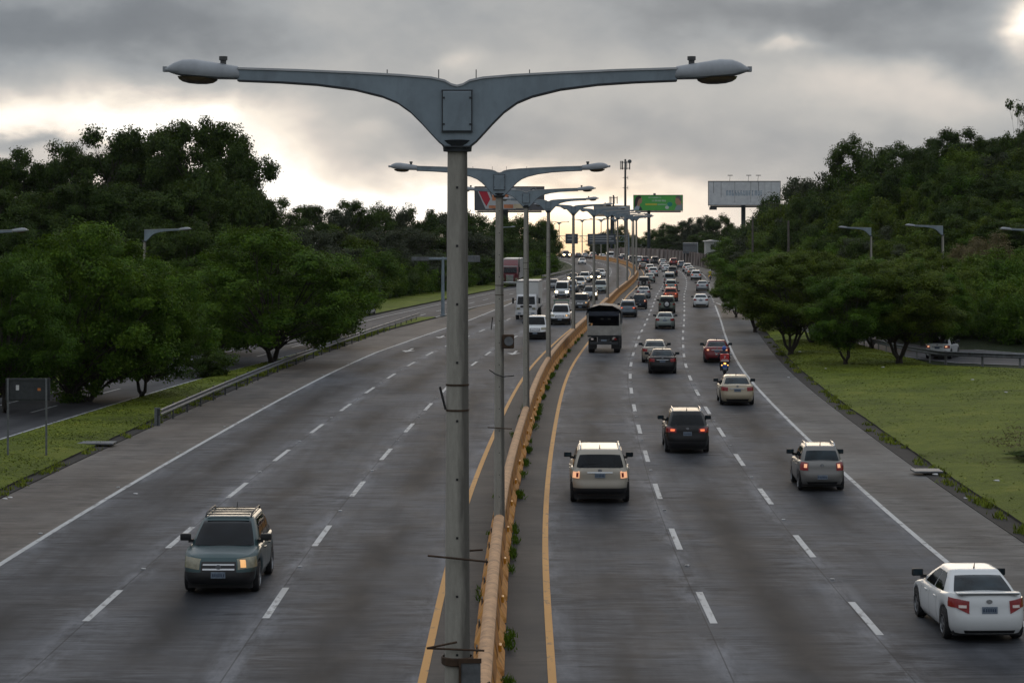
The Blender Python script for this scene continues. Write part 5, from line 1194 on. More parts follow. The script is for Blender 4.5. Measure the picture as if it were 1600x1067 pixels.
# ---- a motorcycle and its rider
def motorcycle(px, py, s, box, label, rlabel, helmet, jacket):
    x, y = at(px, py); h = heading(y)
    r = empty('motorcycle', (x, y+.55, 0), -h, label, 'motorcycle')
    q = MB(); q.lathe([(.22, -.05), (.28, -.05), (.31, 0), (.28, .05), (.22, .05)], 22, axis='x', loc=(0, -.62, .31)); q.build('wheel', M['rubber'], r, smooth=True)
    q = MB(); q.lathe([(.22, -.04), (.28, -.04), (.31, 0), (.28, .04), (.22, .04)], 22, axis='x', loc=(0, .66, .31)); q.build('wheel', M['rubber'], r, smooth=True)
    q = MB(); q.box(-.16, .16, -.25, .28, .28, .60, bev=.06); q.tube([(0, .66, .31), (0, .48, 1.0)], .045, 8); q.tube([(-.09, -.62, .31), (-.1, .0, .42)], .03, 6); q.tube([(.09, -.62, .31), (.1, .0, .42)], .03, 6); q.build('frame', M['black'], r, smooth=True, ang=40)
    q = MB(); q.box(-.17, .17, .02, .48, .70, .95, bev=.08); q.build('fuel_tank', M['blue'] if box else M['black'], r, smooth=True)
    q = MB(); q.box(-.15, .15, -.72, .05, .74, .84, bev=.04); q.build('seat', M['black'], r, smooth=True)
    q = MB(); q.box(-.15, .15, -.86, -.70, .50, .72, bev=.04); q.build('tail_panel', M['blue'], r, smooth=True)
    q = MB(); q.box(-.07, .07, -.885, -.862, .74, .84, bev=.01); q.build('tail_light', LT['amber'], r)
    q = MB(); q.box(-.10, .10, -.90, -.885, .42, .55); q.build('license_plate', M['plate'], r); q = MB(); q.box(-.09, .09, -.9, -.82, .2, .42); q.build('mudguard', M['black'], r)
    q = MB(); q.tube([(-.38, .38, 1.06), (-.15, .50, 1.03), (.15, .50, 1.03), (.38, .38, 1.06)], .018, 6); q.build('handlebar', M['darksteel'], r)
    for sx in (1, -1):
        q = MB(); q.tube([(sx*.30, .42, 1.06), (sx*.42, .40, 1.26)], .01, 5); q.box(sx*.45-.07, sx*.45+.07, .37, .40, 1.22, 1.32, bev=.02); q.build('mirror', M['chrome'], r)
        q = MB(); q.box(sx*.18-.035, sx*.18+.035, -.84, -.78, .66, .72, bev=.015); q.build('turn_signal', LT['amber'], r)
    if box:
        q = MB(); q.box(-.26, .26, -.90, -.40, .90, 1.36, bev=.03); bo = q.build('delivery_box', M['red'], r, smooth=True, ang=40)
        q = MB(); q.box(-.24, .24, -.912, -.903, .93, 1.00); q.build('label_strip', M['white'], bo)
        text_mesh('P', .24, M['white'], bo, (0, -.908, 1.09)); q = MB(); [q.box(-.17+i*.05, -.14+i*.05, -.909, -.904, 1.03, 1.065) for i in range(7)]; q.build('lettering', M['white'], bo)
        q = MB(); q.box(-.2, .2, -.85, -.42, .85, .897); q.build('rack', M['darksteel'], r)
    # rider: one skinned figure sitting with bent arms and legs
    J = {'pel': (0, -.08, .92, .15), 'wai': (0, -.04, 1.10, .135), 'che': (0, .02, 1.32, .165), 'nec': (0, .06, 1.50, .065), 'hea': (0, .09, 1.62, .09)}
    E = [('pel', 'wai'), ('wai', 'che'), ('che', 'nec'), ('nec', 'hea')]
    for sx, k in ((1, 'r'), (-1, 'l')):
        J.update({k+'sh': (sx*.19, .03, 1.40, .07), k+'el': (sx*.33, .16, 1.16, .05), k+'wr': (sx*.34, .34, 1.09, .034), k+'ha': (sx*.345, .41, 1.075, .036),
                  k+'hi': (sx*.11, -.02, .90, .10), k+'kn': (sx*.24, .34, .74, .07), k+'an': (sx*.20, .10, .36, .045), k+'to': (sx*.21, .28, .30, .042)})
        E += [('che', k+'sh'), (k+'sh', k+'el'), (k+'el', k+'wr'), (k+'wr', k+'ha'), ('pel', k+'hi'), (k+'hi', k+'kn'), (k+'kn', k+'an'), (k+'an', k+'to')]
        for f_ in range(5):
            nm = k+'f%d' % f_; J[nm] = (sx*(.345+.018*(f_-2)), .46-.006*abs(f_-1), 1.055, .009); J[nm+'b'] = (sx*(.345+.018*(f_-2)), .47, 1.02-.004*f_, .008); E += [(k+'ha', nm), (nm, nm+'b')]
    ks = list(J); me = bpy.data.meshes.new('person'); me.from_pydata([J[k][:3] for k in ks], [(ks.index(a), ks.index(b)) for a, b in E], [])
    p = bpy.data.objects.new('person', me); C.objects.link(p); md = p.modifiers.new('s', 'SKIN'); md.use_smooth_shade = True
    for v, k in zip(me.skin_vertices[0].data, ks): v.radius = (J[k][3], J[k][3]); v.use_root = (k == 'pel')
    p.modifiers.new('u', 'SUBSURF').levels = 1; me.materials.append(jacket)
    bpy.context.view_layer.update(); dg = bpy.context.evaluated_depsgraph_get(); me2 = bpy.data.meshes.new_from_object(p.evaluated_get(dg)); p.modifiers.clear(); p.data = me2; me2.name = 'person'
    if not len(me2.materials): me2.materials.append(jacket)
    p.location = (x, y+.55, 0); p.rotation_euler = (0, 0, -h); tag(p, rlabel, 'person')
    q = MB(); rows = []
    for k in range(9):
        a_ = math.pi*k/8; rows.append([(.135*math.sin(a_)*math.cos(b_), .10+.155*math.sin(a_)*math.sin(b_), 1.655+.15*math.cos(a_)) for b_ in [2*math.pi*j/18 for j in range(18)]])
    q.grid(rows, close=True, flip=True); q.build('helmet', helmet, p, smooth=True); q = MB(); q.box(-.10, .10, .225, .26, 1.62, 1.70, bev=.01); q.build('visor', M['glass'], p)
    if jacket is M['hivis']: pass
    return r
motorcycle(1133, 588, 1, True, 'delivery motorcycle with a red box, between the red sedan and the gold sedan', 'rider in dark clothes and blue helmet on the motorcycle with the red box', M['blue'], M['cloth'])
motorcycle(1110, 438, 1, False, 'dark motorcycle riding on the right shoulder line beside the trees', 'rider in yellow vest and white helmet on the far right motorcycle', M['white'], M['hivis'])

# ---- placement (picture point where the near wheels touch the road)
place('compactsuv', 349, 922, 'teal', 'dark teal compact SUV with roof bars, nearest oncoming vehicle on the left carriageway', True, 'head_mild', sx=1.045)
place('civic', 1533, 996, 'white', 'white sedan with rear spoiler at the lower right corner, nearest on the right carriageway', rz=-.03)
place('explorer', 937, 783, 'champagne', 'champagne SUV with chrome roof rails and lit tail lights beside the yellow line', tail='hollow')
place('hatch', 1281, 764, 'warmgrey', 'small grey hatchback with roof rails close to the right edge line', tail='tail_warm')
place('crossover', 1073, 706, 'black', 'black crossover SUV with pale roof rails in the middle lane', tail='tail_on')
place('sedan', 1151, 632, 'gold', 'gold sedan right behind the delivery motorcycle')
place('sedan', 1120, 566, 'red', 'dark red sedan with lit tail lights ahead of the delivery motorcycle', tail='tail_warm')
place('sedan', 1035, 583, 'black', 'black sedan overlapping the beige one, in the middle lane')
place('sedan', 1023, 566, 'beige', 'beige sedan half hidden behind the black sedan')
place('cargotruck', 944, 551, None, 'old cargo truck with dark canvas cover and grey tailgate beside the barrier', cat='truck')
place('sedan', 1039, 514, 'sage', 'silver-green sedan alone in the middle lane, ahead of the beige sedan')
c_ = place('boxysuv', 1042, 489, 'olive', 'olive SUV carrying a spare wheel on its back door'); spare_on(c_)
place('crossover', 981, 495.5, 'bluegrey', 'grey crossover just beyond the cargo truck', tail='tail_on')
place('hatch', 999, 483, 'blackblue', 'black hatchback with lit tail lights in the left lane of the right carriageway', tail='tail_warm', sx=1.06)
place('sedan', 1095, 480, 'white', 'clean white sedan alone in the right lane before the exit')
place('sedan', 1005.5, 466, 'silver', 'silver sedan ahead of the black hatchback in the left lane')
place('crossover', 1048, 471, 'orange', 'orange-red SUV with lit brake lights behind the sage one', tail='tail_on')
place('crossover', 1048.5, 456, 'sage', 'pale green SUV just ahead of the orange-red one')
place('sedan', 1097.5, 455, 'silver', 'silver sedan in the right lane ahead of the clean white one')
place('boxysuv', 1006, 451.5, 'warmgrey', 'old grey boxy SUV ahead of the silver sedan in the left lane')
place('van', 1046, 445.5, 'silver', 'silver van with a tall back in the middle lane')
place('sedan', 1015, 441.7, 'sage', 'pale sedan in the left lane beside the silver van')
place('crossover', 1087.5, 438, 'white', 'white SUV last in the queue of the right lane')
place('crossover', 1020.5, 432, 'white', 'white SUV with dark rear window in the left lane queue')
place('pickup', 1051, 432, 'darkgrey', 'dark grey pickup in the middle lane queue', cat='pickup truck')
place('sedan', 1081.5, 431.5, 'beige', 'beige sedan second from the end of the right lane queue', tail='tail_on')
place('sedan', 1077.5, 427.8, 'white', 'white sedan third from the end of the right lane queue', tail='tail_on')
place('crossover', 1074, 424.8, 'pearl', 'pearl SUV at the head of the right lane queue with lit brakes', tail='tail_on')
place('crossover', 1015.5, 426.5, 'pearl', 'pearl SUV with black rear window in the far left lane queue')
place('sedan', 1041, 425, 'white', 'white sedan in the middle lane queue beside the pickup')
place('sedan', 1005, 421.5, 'brown', 'brownish sedan in the far left lane queue close to the barrier')
place('sedan', 1036.5, 421.5, 'silver', 'silver sedan half hidden behind a white one in the middle lane queue')
place('hatch', 1064.5, 419, 'bluegrey', 'blue-grey hatchback before the retaining wall')
place('crossover', 1052.5, 415, 'red', 'dark red SUV with glowing brake lights in front of the retaining wall', tail='tail_on')
place('sedan', 1035.5, 414.6, 'silver', 'silver car near the bend, left of the dark red SUV')
place('boxysuv', 1023.5, 412.5, 'grey', 'grey SUV near the bend in front of the retaining wall')
place('crossover', 1008, 411.8, 'navy', 'navy SUV near the bend beside a white one')
place('crossover', 999, 411.2, 'white', 'white SUV near the bend, left of the navy one')
place('boxysuv', 988, 412.2, 'grey', 'dark grey SUV on the bend behind the far lamp posts', sx=1.1)
place('hatch', 970, 409.5, 'navy', 'navy hatchback on the bend behind the barrier')
place('boxysuv', 974, 407.6, 'white', 'white SUV on the bend behind the barrier')
place('van', 954, 406.2, 'white', 'white minibus on the far bend above the barrier', sx=1.12)
place('sedan', 941.5, 405, 'white', 'white sedan left of the minibus on the far bend')
place('crossover', 927, 404.4, 'pearl', 'pearl SUV on the far bend above the barrier', sx=1.05)
place('sedan', 914.5, 403.6, 'silver', 'silver sedan near the crest of the far bend')
place('sedan', 904, 403.1, 'darkgrey', 'dark sedan farthest along the right carriageway near the crest')
# oncoming
place('pickup', 837, 530, 'white', 'white pickup with black grille in front of the white box truck', True, cat='pickup truck', sx=1.04)
c_ = place('pickup', 875.5, 507.5, 'white', 'white pickup with a green roof rack and one glowing headlight', True, 'head_mild', cat='pickup truck', sx=1.04); rack_on(c_)
place('boxtruck', 823, 499, None, 'tall white box truck on the left carriageway', True, cat='truck')
place('semi', 797, 448, None, 'semi truck with maroon cab and white trailer on the frontage road', True, cat='truck', rz=.05)
place('boxysuv', 907, 485, 'darkgrey', 'dark grey SUV with one bright headlight near the barrier', True, 'head_mild')
place('compactsuv', 921.5, 469, 'silver', 'silver SUV with headlight lit ahead of the dark grey one', True, 'head_on')
place('van', 878, 465.5, 'white', 'white minivan with both headlights lit behind the pickup', True, 'head_on', cat='van', sx=1.05)
place('crossover', 938, 458, 'sage', 'pale green SUV close to the barrier on the oncoming side', True, sx=1.05)
place('crossover', 892, 457.5, 'bluegrey', 'blue-grey SUV beside the white minivan', True)
place('hatch', 864, 453, 'grey', 'grey hatchback behind the white box truck', True)
place('crossover', 905, 450.5, 'pearl', 'pearl SUV between two brighter oncoming cars', True, 'head_mild')
place('sedan', 895, 441, 'black', 'black sedan with both headlights lit on the far left lane', True, 'head_on')
place('crossover', 913, 441.5, 'white', 'white SUV in the middle of the oncoming group', True, 'head_mild')
place('crossover', 930, 440, 'blackblue', 'black SUV with very bright headlights on the oncoming side', True, 'head_on')
place('sedan', 938, 433.6, 'white', 'white sedan behind the black SUV with bright headlights', True)
place('sedan', 910, 413, 'white', 'white sedan alone on the far bend of the left carriageway', True, 'head_mild')
place('compactsuv', 885, 403.2, 'darkgrey', 'farthest oncoming vehicle with two glaring headlights at the crest', True, 'head_on', sx=1.2)
place('sedan', 566, 493, 'white', 'white car on the frontage road mostly hidden by the left trees', True, rz=.10, group='vehicles on the side roads')
o = place('sedan', 1467, 560.5, 'white', 'white car with lit tail lights on the ramp behind the right trees', tail='tail_warm', rz=.35, group='vehicles on the side roads'); 
# ------------------------------------------------------------------ vegetation
def leaf_mat(name, cols, trans=.25):
    m = bpy.data.materials.new(name); m.use_nodes = True; t = NT(m.node_tree); b = m.node_tree.nodes['Principled BSDF']
    oc = t.n('ShaderNodeTexCoord').outputs['Object']; at_ = t.n('ShaderNodeAttribute', attribute_name='rnd').outputs['Fac']; oi = t.n('ShaderNodeObjectInfo').outputs['Random']
    f = t.m('ADD', t.m('MULTIPLY', t.m('SUBTRACT', t.m('MULTIPLY', t.noise(oc, .8, 3, .6), 2.0), .5), .5), t.m('ADD', t.m('MULTIPLY', at_, .34), t.m('MULTIPLY', oi, .20)))
    c = t.ramp(f, [(.24, cols[0]), (.5, cols[1]), (.78, cols[2])])
    t.set(b, 'Base Color', c); b.inputs['Roughness'].default_value = .65; b.inputs['Specular IOR Level'].default_value = .12
    tr = t.n('ShaderNodeBsdfTranslucent'); t.set(tr, 'Color', t.mix(.5, c, (.12, .16, .02)))
    mx = t.n('ShaderNodeMixShader', inp={0: trans}); t.nt.links.new(b.outputs[0], mx.inputs[1]); t.nt.links.new(tr.outputs[0], mx.inputs[2])
    t.nt.links.new(mx.outputs[0], m.node_tree.nodes['Material Output'].inputs[0]); return m
M['leafmid'] = leaf_mat('mid_green_leaves', [(.024, .058, .006), (.055, .118, .009), (.120, .200, .018)])
M['leafdark'] = leaf_mat('dark_green_leaves', [(.016, .034, .006), (.034, .064, .010), (.072, .112, .018)], .2)
M['leafolive'] = leaf_mat('olive_leaves', [(.032, .058, .006), (.065, .102, .009), (.125, .165, .018)])
M['leafgrey'] = leaf_mat('grey_green_leaves', [(.034, .044, .026), (.050, .062, .036), (.075, .088, .050)], .15)
M['leaflight'] = leaf_mat('fresh_green_leaves', [(.040, .075, .010), (.080, .135, .014), (.140, .200, .024)])
M['straw'] = leaf_mat('dry_straw_grass', [(.10, .08, .045), (.15, .12, .065), (.20, .16, .085)])
M['bark'] = mat('dark_bark', (.045, .036, .028), .9, 0, .35, 4, .5, 14)

def leaf_mesh(name, cen, nor, size, m_, rng, aspect=.55):
    """many small leaf-shaped faces (a kinked quad each) at cen with normals nor"""
    n = len(cen); a = rng.normal(size=(n, 3)); nor = nor/np.linalg.norm(nor, axis=1)[:, None]
    a -= nor*(a*nor).sum(1)[:, None]; a /= np.linalg.norm(a, axis=1)[:, None]; b = np.cross(nor, a)
    s = size*rng.uniform(.6, 1.35, n)[:, None]; k = aspect
    v = np.empty((n, 4, 3)); v[:, 0] = cen-a*s*.5; v[:, 1] = cen+b*s*k*.5-nor*s*.08; v[:, 2] = cen+a*s*.5-nor*s*.10; v[:, 3] = cen-b*s*k*.5-nor*s*.08
    me = bpy.data.meshes.new(name); me.vertices.add(4*n); me.vertices.foreach_set('co', v.ravel().astype(np.float32))
    me.loops.add(4*n); me.loops.foreach_set('vertex_index', np.arange(4*n, dtype=np.int32)); me.polygons.add(n)
    me.polygons.foreach_set('loop_start', np.arange(0, 4*n, 4, dtype=np.int32))
    at_ = me.attributes.new('rnd', 'FLOAT', 'FACE'); at_.data.foreach_set('value', rng.random(n).astype(np.float32))
    me.materials.append(m_); me.update(calc_edges=True); return me
def unit(rng, n): d = rng.normal(size=(n, 3)); return d/np.linalg.norm(d, axis=1)[:, None]
def make_tree(name, seed, lm, H=9.0, Rr=5.0, base=.22, ncl=46, ntuft=12, nleaf=60, size=.24, flat=.75, cl_r=.20, trunk_r=.17, stems=1, dome=1.0, sparse=False, lean=.0, tuft=.34, up=.5):
    """tapered trunk, limbs to each clump, and leaves gathered in tufts over uneven clumps"""
    rng = np.random.default_rng(seed); cl = []
    zb, zt = H*base, H; cz = zb+(zt-zb)*.42; hz_u, hz_d = zt-cz, cz-zb
    tries = 0
    while len(cl) < ncl and tries < 6000:
        tries += 1; d = unit(rng, 1)[0]; k = rng.uniform(.25, 1)**.42; p = np.array([d[0]*Rr*k, d[1]*Rr*k, cz+d[2]*(hz_u if d[2] > 0 else hz_d)*k])
        rr_ = Rr*cl_r*rng.uniform(.7, 1.45)
        lob = 1+.22*math.sin(3*math.atan2(d[1], d[0])+seed)+.12*math.sin(5*math.atan2(d[1], d[0])+2*seed)
        p[0] *= lob; p[1] *= lob
        if all(np.linalg.norm((p-q)/np.array([1, 1, flat])) > (rr_+r2)*(.66 if not sparse else .78) for q, r2 in cl): cl.append((p, rr_))
    cen, nor = [], []
    for p, r_ in cl:
        nt = max(4, int(ntuft*(r_/(Rr*cl_r))**1.6)); td = unit(rng, nt); td[:, 2] = td[:, 2]*.9+.22*rng.random(nt)
        tc_ = p+td*np.array([r_, r_, r_*flat])*rng.uniform(.55, 1.06, nt)[:, None]
        for q in range(nt):
            nl = int(nleaf*rng.uniform(.6, 1.3)); off = np.clip(rng.normal(size=(nl, 3)), -1.6, 1.6)*tuft*np.array([1, 1, .62])*(.6+.5*rng.random())
            cen.append(tc_[q]+off); nn = unit(rng, nl)*.55+td[q]*.75+np.array([0, 0, up*.8]); nor.append(nn)
    cen = np.concatenate(cen); nor = np.concatenate(nor)
    root = empty(name); me = leaf_mesh('crown', cen, nor, size, lm, rng); co = bpy.data.objects.new('crown', me); C.objects.link(co); co.parent = root
    mb = MB(); fork = H*base*.62
    for s_ in range(stems):
        a0 = 2*math.pi*s_/max(1, stems)+rng.uniform(-.4, .4); sp = (Rr*.16 if stems > 1 else lean); base_p = Vector((.12*math.cos(a0)*(stems > 1), .12*math.sin(a0)*(stems > 1), -.3)); top_p = Vector((sp*math.cos(a0), sp*math.sin(a0), fork if stems == 1 else fork*1.4))
        mid = (base_p+top_p)/2+Vector((rng.uniform(-.08, .08), rng.uniform(-.08, .08), 0)); tr = trunk_r*(1 if stems == 1 else .75)
        mb.tube([base_p, Vector((base_p.x, base_p.y, .15)), mid, top_p], [tr*1.6, tr*1.15, tr, tr*.85], 9)
        mine = [c for i, c in enumerate(cl) if i % stems == s_]
        for p, r_ in mine:
            e = Vector(p)*.97; hd = Vector((e.x, e.y, 0))*.38; m1 = top_p+Vector((hd.x*.5, hd.y*.5, (e.z-top_p.z)*.32)); m2 = top_p+Vector((hd.x*1.5, hd.y*1.5, (e.z-top_p.z)*.68)); k_ = rng.uniform(.30, .52)
            mb.tube([top_p-Vector((0, 0, .1)), m1, m2, e], [tr*k_, tr*k_*.75, tr*k_*.5, tr*.10], 5, caps=False)
            if r_ > Rr*cl_r*.8:
                for _ in range(3): d2 = Vector(unit(rng, 1)[0]); mb.tube([m2.lerp(e, .5), e+d2*r_*.8], [tr*.16, tr*.05], 4, caps=False)
    mb.build('trunk', M['bark'], root, smooth=True); root['H'] = H; root['R'] = Rr; return root
T = {}
T['broad'] = make_tree('broadleaf_tree', 3, M['leafmid'], 8.5, 5.0, .04, 64, 14, 100, .17, .72, .20, .2, 2, up=.5)
T['broad2'] = make_tree('broadleaf_tree', 11, M['leafmid'], 8.5, 4.6, .13, 60, 13, 95, .17, .75, .21, .18, 2)
T['layered'] = make_tree('layered_tree', 5, M['leafolive'], 7.8, 4.6, .20, 70, 13, 84, .16, .50, .19, .15, 4, up=.9, tuft=.28)
T['layered2'] = make_tree('layered_tree', 23, M['leafmid'], 7.8, 4.4, .18, 66, 13, 84, .16, .52, .19, .14, 3, up=.9, tuft=.28)
T['tall'] = make_tree('tall_tree', 8, M['leafdark'], 20, 8.0, .14, 84, 16, 70, .36, .80, .155, .42, 1, tuft=.62)
T['tall2'] = make_tree('tall_tree', 17, M['leafdark'], 20, 7.4, .16, 74, 15, 70, .36, .85, .165, .4, 1, tuft=.66)
T['airy'] = make_tree('airy_tree', 31, M['leafdark'], 18, 7.0, .34, 44, 12, 52, .36, .62, .15, .36, 2, sparse=True, tuft=.60)
T['far'] = make_tree('woodland_tree', 41, M['leafdark'], 12, 6.0, .10, 44, 11, 50, .36, .72, .21, .25, 1, tuft=.62)
T['far2'] = make_tree('woodland_tree', 47, M['leafmid'], 11, 5.6, .10, 42, 11, 50, .36, .62, .21, .25, 1, tuft=.60)
T['far3'] = make_tree('woodland_tree', 53, M['leafgrey'], 12, 6.0, .12, 40, 11, 50, .36, .6, .22, .25, 1, tuft=.62)
T['far4'] = make_tree('woodland_tree', 59, M['leafolive'], 10, 6.0, .12, 40, 11, 50, .36, .5, .21, .25, 2, tuft=.58)
T['far5'] = make_tree('woodland_tree', 83, M['leaflight'], 10, 5.4, .10, 38, 11, 46, .34, .62, .23, .22, 2, tuft=.56)
T['lone'] = make_tree('round_crowned_tree', 91, M['leafdark'], 20, 4.6, .66, 24, 12, 46, .34, .8, .26, .26, 2, tuft=.50)
T['shrub'] = make_tree('shrub', 61, M['leafdark'], 2.4, 1.5, .02, 22, 9, 46, .15, .85, .3, .05, 3, tuft=.20)
T['bush'] = make_tree('bush', 67, M['leaflight'], 3.0, 2.6, .02, 26, 8, 38, .22, .65, .28, .05, 3, tuft=.34)
T['bush2'] = make_tree('bush', 71, M['leafmid'], 3.4, 2.6, .02, 26, 8, 38, .22, .7, .28, .05, 3, tuft=.34)
T['crownbare'] = make_tree('slender_tree', 77, M['leafdark'], 12, 3.4, .45, 13, 6, 26, .34, .7, .18, .2, 2, sparse=True, tuft=.40)
AUTO = []; tused = set(); rt = random.Random(5)
def tree(kind, px, d, top, wpx, label=None, group=None, zb=None, cat='tree', rot=None, hmul=1.0):
    x = (px-CX)*d/FPX; z = gz(x, d) if zb is None else zb; p = T[kind]; h = CAM_H+(HY-top)*d/FPX-z; r = wpx*d/FPX/2
    o = p if kind not in tused else copy_tree(p); tused.add(kind)
    hh, rr_ = p['H'], p['R']; o.location = (x, d, z-.05); o.rotation_euler = (0, 0, rt.uniform(0, 6.28) if rot is None else rot); r = max(r, h/hh*rr_/1.55) if kind not in ('lone', 'crownbare') else r; sr = r/(rr_*1.02); o.scale = (sr, sr, h/(hh*1.03))
    tag(o, label or '?', cat, group); AUTO.append((o, kind, px, d, top, group)) if not label else None; return o
GL = {'trees of the wooded hillside on the right': 'dense green tree among the wood covering the right hillside', 'dark trees behind the left frontage road': 'dark tree in the thick wood behind the left frontage road',
      'distant trees left of the highway': 'dark tree in the distant row left of the highway bend', 'distant trees behind the retaining wall': 'dark tree in the far wood behind the retaining wall and houses',
      'bushes at the foot of the woods': 'low green bush growing at the foot of the woods', 'bushes on the bank behind the ramp': 'green bush covering the bank behind the right ramp'}
# near left, between the main road and the frontage road
tree('broad', 128, 119, 338, 300, 'large bushy tree filling the left edge, tallest near crown with drooping lower leaves', None, .1)
tree('broad2', 8, 112, 398, 220, 'bushy tree cut by the left picture edge, behind the road sign', None, .1)
tree('broad2', 222, 122, 398, 190, 'rounded tree just right of the largest left tree, beside the single-arm lamp', None, .1)
tree('broad', 62, 128, 372, 200, 'bushy tree behind the largest left tree, near the left picture edge', None, .1)
tree('broad2', 425, 150, 352, 285, 'broad spreading tree with forked trunk by the left guardrail', None, .1, rot=1.0)
tree('broad', 338, 163, 388, 190, 'tree standing behind and left of the spreading tree by the guardrail', None, .1)
tree('broad', 512, 172, 392, 150, 'tree overhanging the frontage road right of the spreading tree', None, .1)
tree('shrub', 318, 138, 532, 78, 'small dark shrub under the left trees between frontage road and guardrail', None, .1, cat='shrub')
# tall wood behind the frontage road
G1 = 'dark trees behind the left frontage road'
for px, d, top, w_, k in ((322, 236, 172, 175, 'tall'), (250, 244, 190, 150, 'airy'), (168, 240, 192, 170, 'airy'), (205, 250, 200, 160, 'tall2'), (372, 232, 210, 92, 'tall2'), (110, 246, 210, 130, 'tall2'), (38, 236, 220, 120, 'tall2'), (-20, 232, 232, 130, 'tall'),
                          (340, 222, 262, 150, 'far'), (270, 218, 285, 170, 'tall'), (200, 216, 275, 170, 'tall2'), (120, 214, 275, 160, 'tall'), (50, 212, 290, 160, 'tall2'), (-10, 210, 285, 150, 'tall'), (375, 226, 290, 80, 'far'), (390, 240, 330, 90, 'far2')):
    tree(k, px, d, top, w_, {(322, 236): 'tallest tree on the left skyline, rounded crown against the bright sky'}.get((px, d)), G1)
for px in range(-20, 420, 34): tree(rt.choice(('far', 'tall2', 'far')), px, 203+rt.uniform(-5, 5), 348+rt.uniform(-14, 20), 120, None, G1)
G2 = 'distant trees left of the highway'
for px, d, top, w_, k in ((428, 300, 304, 100, 'airy'), (400, 290, 330, 90, 'far'), (475, 310, 316, 90, 'airy'), (512, 330, 318, 90, 'far3'), (548, 335, 309, 80, 'airy'), (580, 340, 318, 80, 'far'), (612, 345, 318, 80, 'far3'), (648, 350, 321, 80, 'far'), (684, 360, 323, 80, 'far3'), (722, 380, 330, 80, 'far'), (758, 400, 334, 80, 'far'),
                          (790, 420, 336, 74, 'far'), (822, 440, 336, 70, 'far'), (846, 455, 341, 56, 'far'), (856, 480, 352, 40, 'far'),
                          (440, 270, 345, 110, 'far3'), (490, 280, 350, 110, 'far3'), (540, 290, 348, 110, 'far4'), (590, 300, 352, 110, 'far3'), (640, 312, 350, 100, 'far3'), (690, 335, 352, 90, 'far'), (735, 360, 358, 90, 'far3'), (775, 385, 362, 80, 'far'), (812, 410, 365, 70, 'far'), (836, 430, 372, 60, 'far'),
                          (455, 255, 378, 110, 'far'), (520, 262, 380, 110, 'far3'), (570, 278, 382, 90, 'far2'), (610, 292, 388, 80, 'far'), (660, 308, 392, 80, 'far3'), (700, 325, 392, 70, 'far2'), (745, 345, 398, 70, 'far'), (785, 380, 398, 60, 'far'), (815, 400, 402, 56, 'far'), (842, 424, 400, 44, 'far'), (853, 440, 395, 34, 'far')):
    tree(k, px, d, top, w_, None, G2, 0.0 if px > 640 else None)
G5 = 'bushes at the foot of the woods'
for i in range(30):
    px = 430+i*14.5; d = float(np.interp(px, (430, 560, 640, 720, 800, 860), (225, 272, 298, 335, 385, 435)))
    tree(rt.choice(('bush', 'bush2', 'bush')) if px < 715 else 'bush2', px, d, HY+FPX*(CAM_H-rt.uniform(3.2, 5.6))/d, 52, None, G5, .0, cat='bush')
# near right island
tree('layered', 1236, 159, 388, 190, 'layered tree with dark trunk on the right grass, leftmost of the three in front', None, .4)
tree('layered2', 1322, 146, 412, 160, 'layered tree with slanting forked trunk in the middle of the right grass', None, .5)
tree('layered', 1405, 148, 398, 210, 'wide multi-stemmed tree nearest the ramp guardrail on the right grass', None, .5, rot=2.1)
tree('layered2', 1180, 196, 386, 140, 'tree overhanging the right shoulder, behind the leftmost grass tree', None, .3)
tree('layered', 1150, 226, 412, 84, 'small tree at the tip of the right grass island, beside the exit lane', None, .3)
tree('layered', 1290, 178, 392, 150, 'tree standing behind between the two left grass trees on the right', None, .3)
tree('layered', 1268, 172, 384, 150, 'full tree in the second line between the left and middle grass trees', None, .3)
tree('layered2', 1362, 168, 386, 160, 'full tree in the second line between the middle and wide grass trees', None, .3)
tree('layered', 1442, 174, 384, 150, 'full tree in front of the second single-arm lamp post on the right', None, .3)
tree('layered2', 1205, 208, 378, 120, 'tree crown rising in the second line above the right shoulder', None, .3)
tree('layered2', 1462, 157, 412, 120, 'tree partly hiding the white car on the ramp', None, .3)
# ramp-side bank and bushes
G6 = 'bushes on the bank behind the ramp'
for i in range(44):
    d = rt.uniform(180, 236); px = rt.uniform(1395, 1640)-(d-188)*1.3; x = (px-CX)*d/FPX
    z = gz(x, d); tree(rt.choice(('bush', 'bush2', 'bush', 'far4' if d > 215 else 'bush2')), px, d, HY+FPX*(CAM_H-z-rt.uniform(2.2, 4.2))/d, rt.uniform(70, 110), None, G6, cat='bush')
for px in range(1180, 1640, 30):
    d = float(np.interp(px, (1180, 1300, 1450, 1520, 1640), (262, 230, 190, 178, 170))); x = (px-CX)*d/FPX
    tree('bush2', px, d, HY+FPX*(CAM_H-gz(x, d)-rt.uniform(3, 4.5))/d, 84, None, G6, cat='bush')
for px, d, h, wd_ in ((1520, 205, 2.4, 'second from left of the'), (1545, 203, 2.6, 'rightmost of the'), (1502, 207, 2.0, 'leftmost of the'), (1532, 199, 2.0, 'third from left of the')):
    o = tree('bush', px, d, HY+FPX*(CAM_H-gz((px-CX)*d/FPX, d)-h-2.3)/d, 60, wd_+' dry grass clumps on the bank right of the second lamp', 'dry grass clumps on the right bank', gz((px-CX)*d/FPX, d)+1.3, cat='grass clump')
    for ch in o.children:
        if ch.name.startswith('crown'): ch.material_slots[0].link = 'OBJECT'; ch.material_slots[0].material = M['straw']
tree('shrub', 1622, 88, 715, 80, 'dark shrub cut by the right picture edge on the grass slope', None, .5, cat='shrub')
rg2 = random.Random(21); dp = []
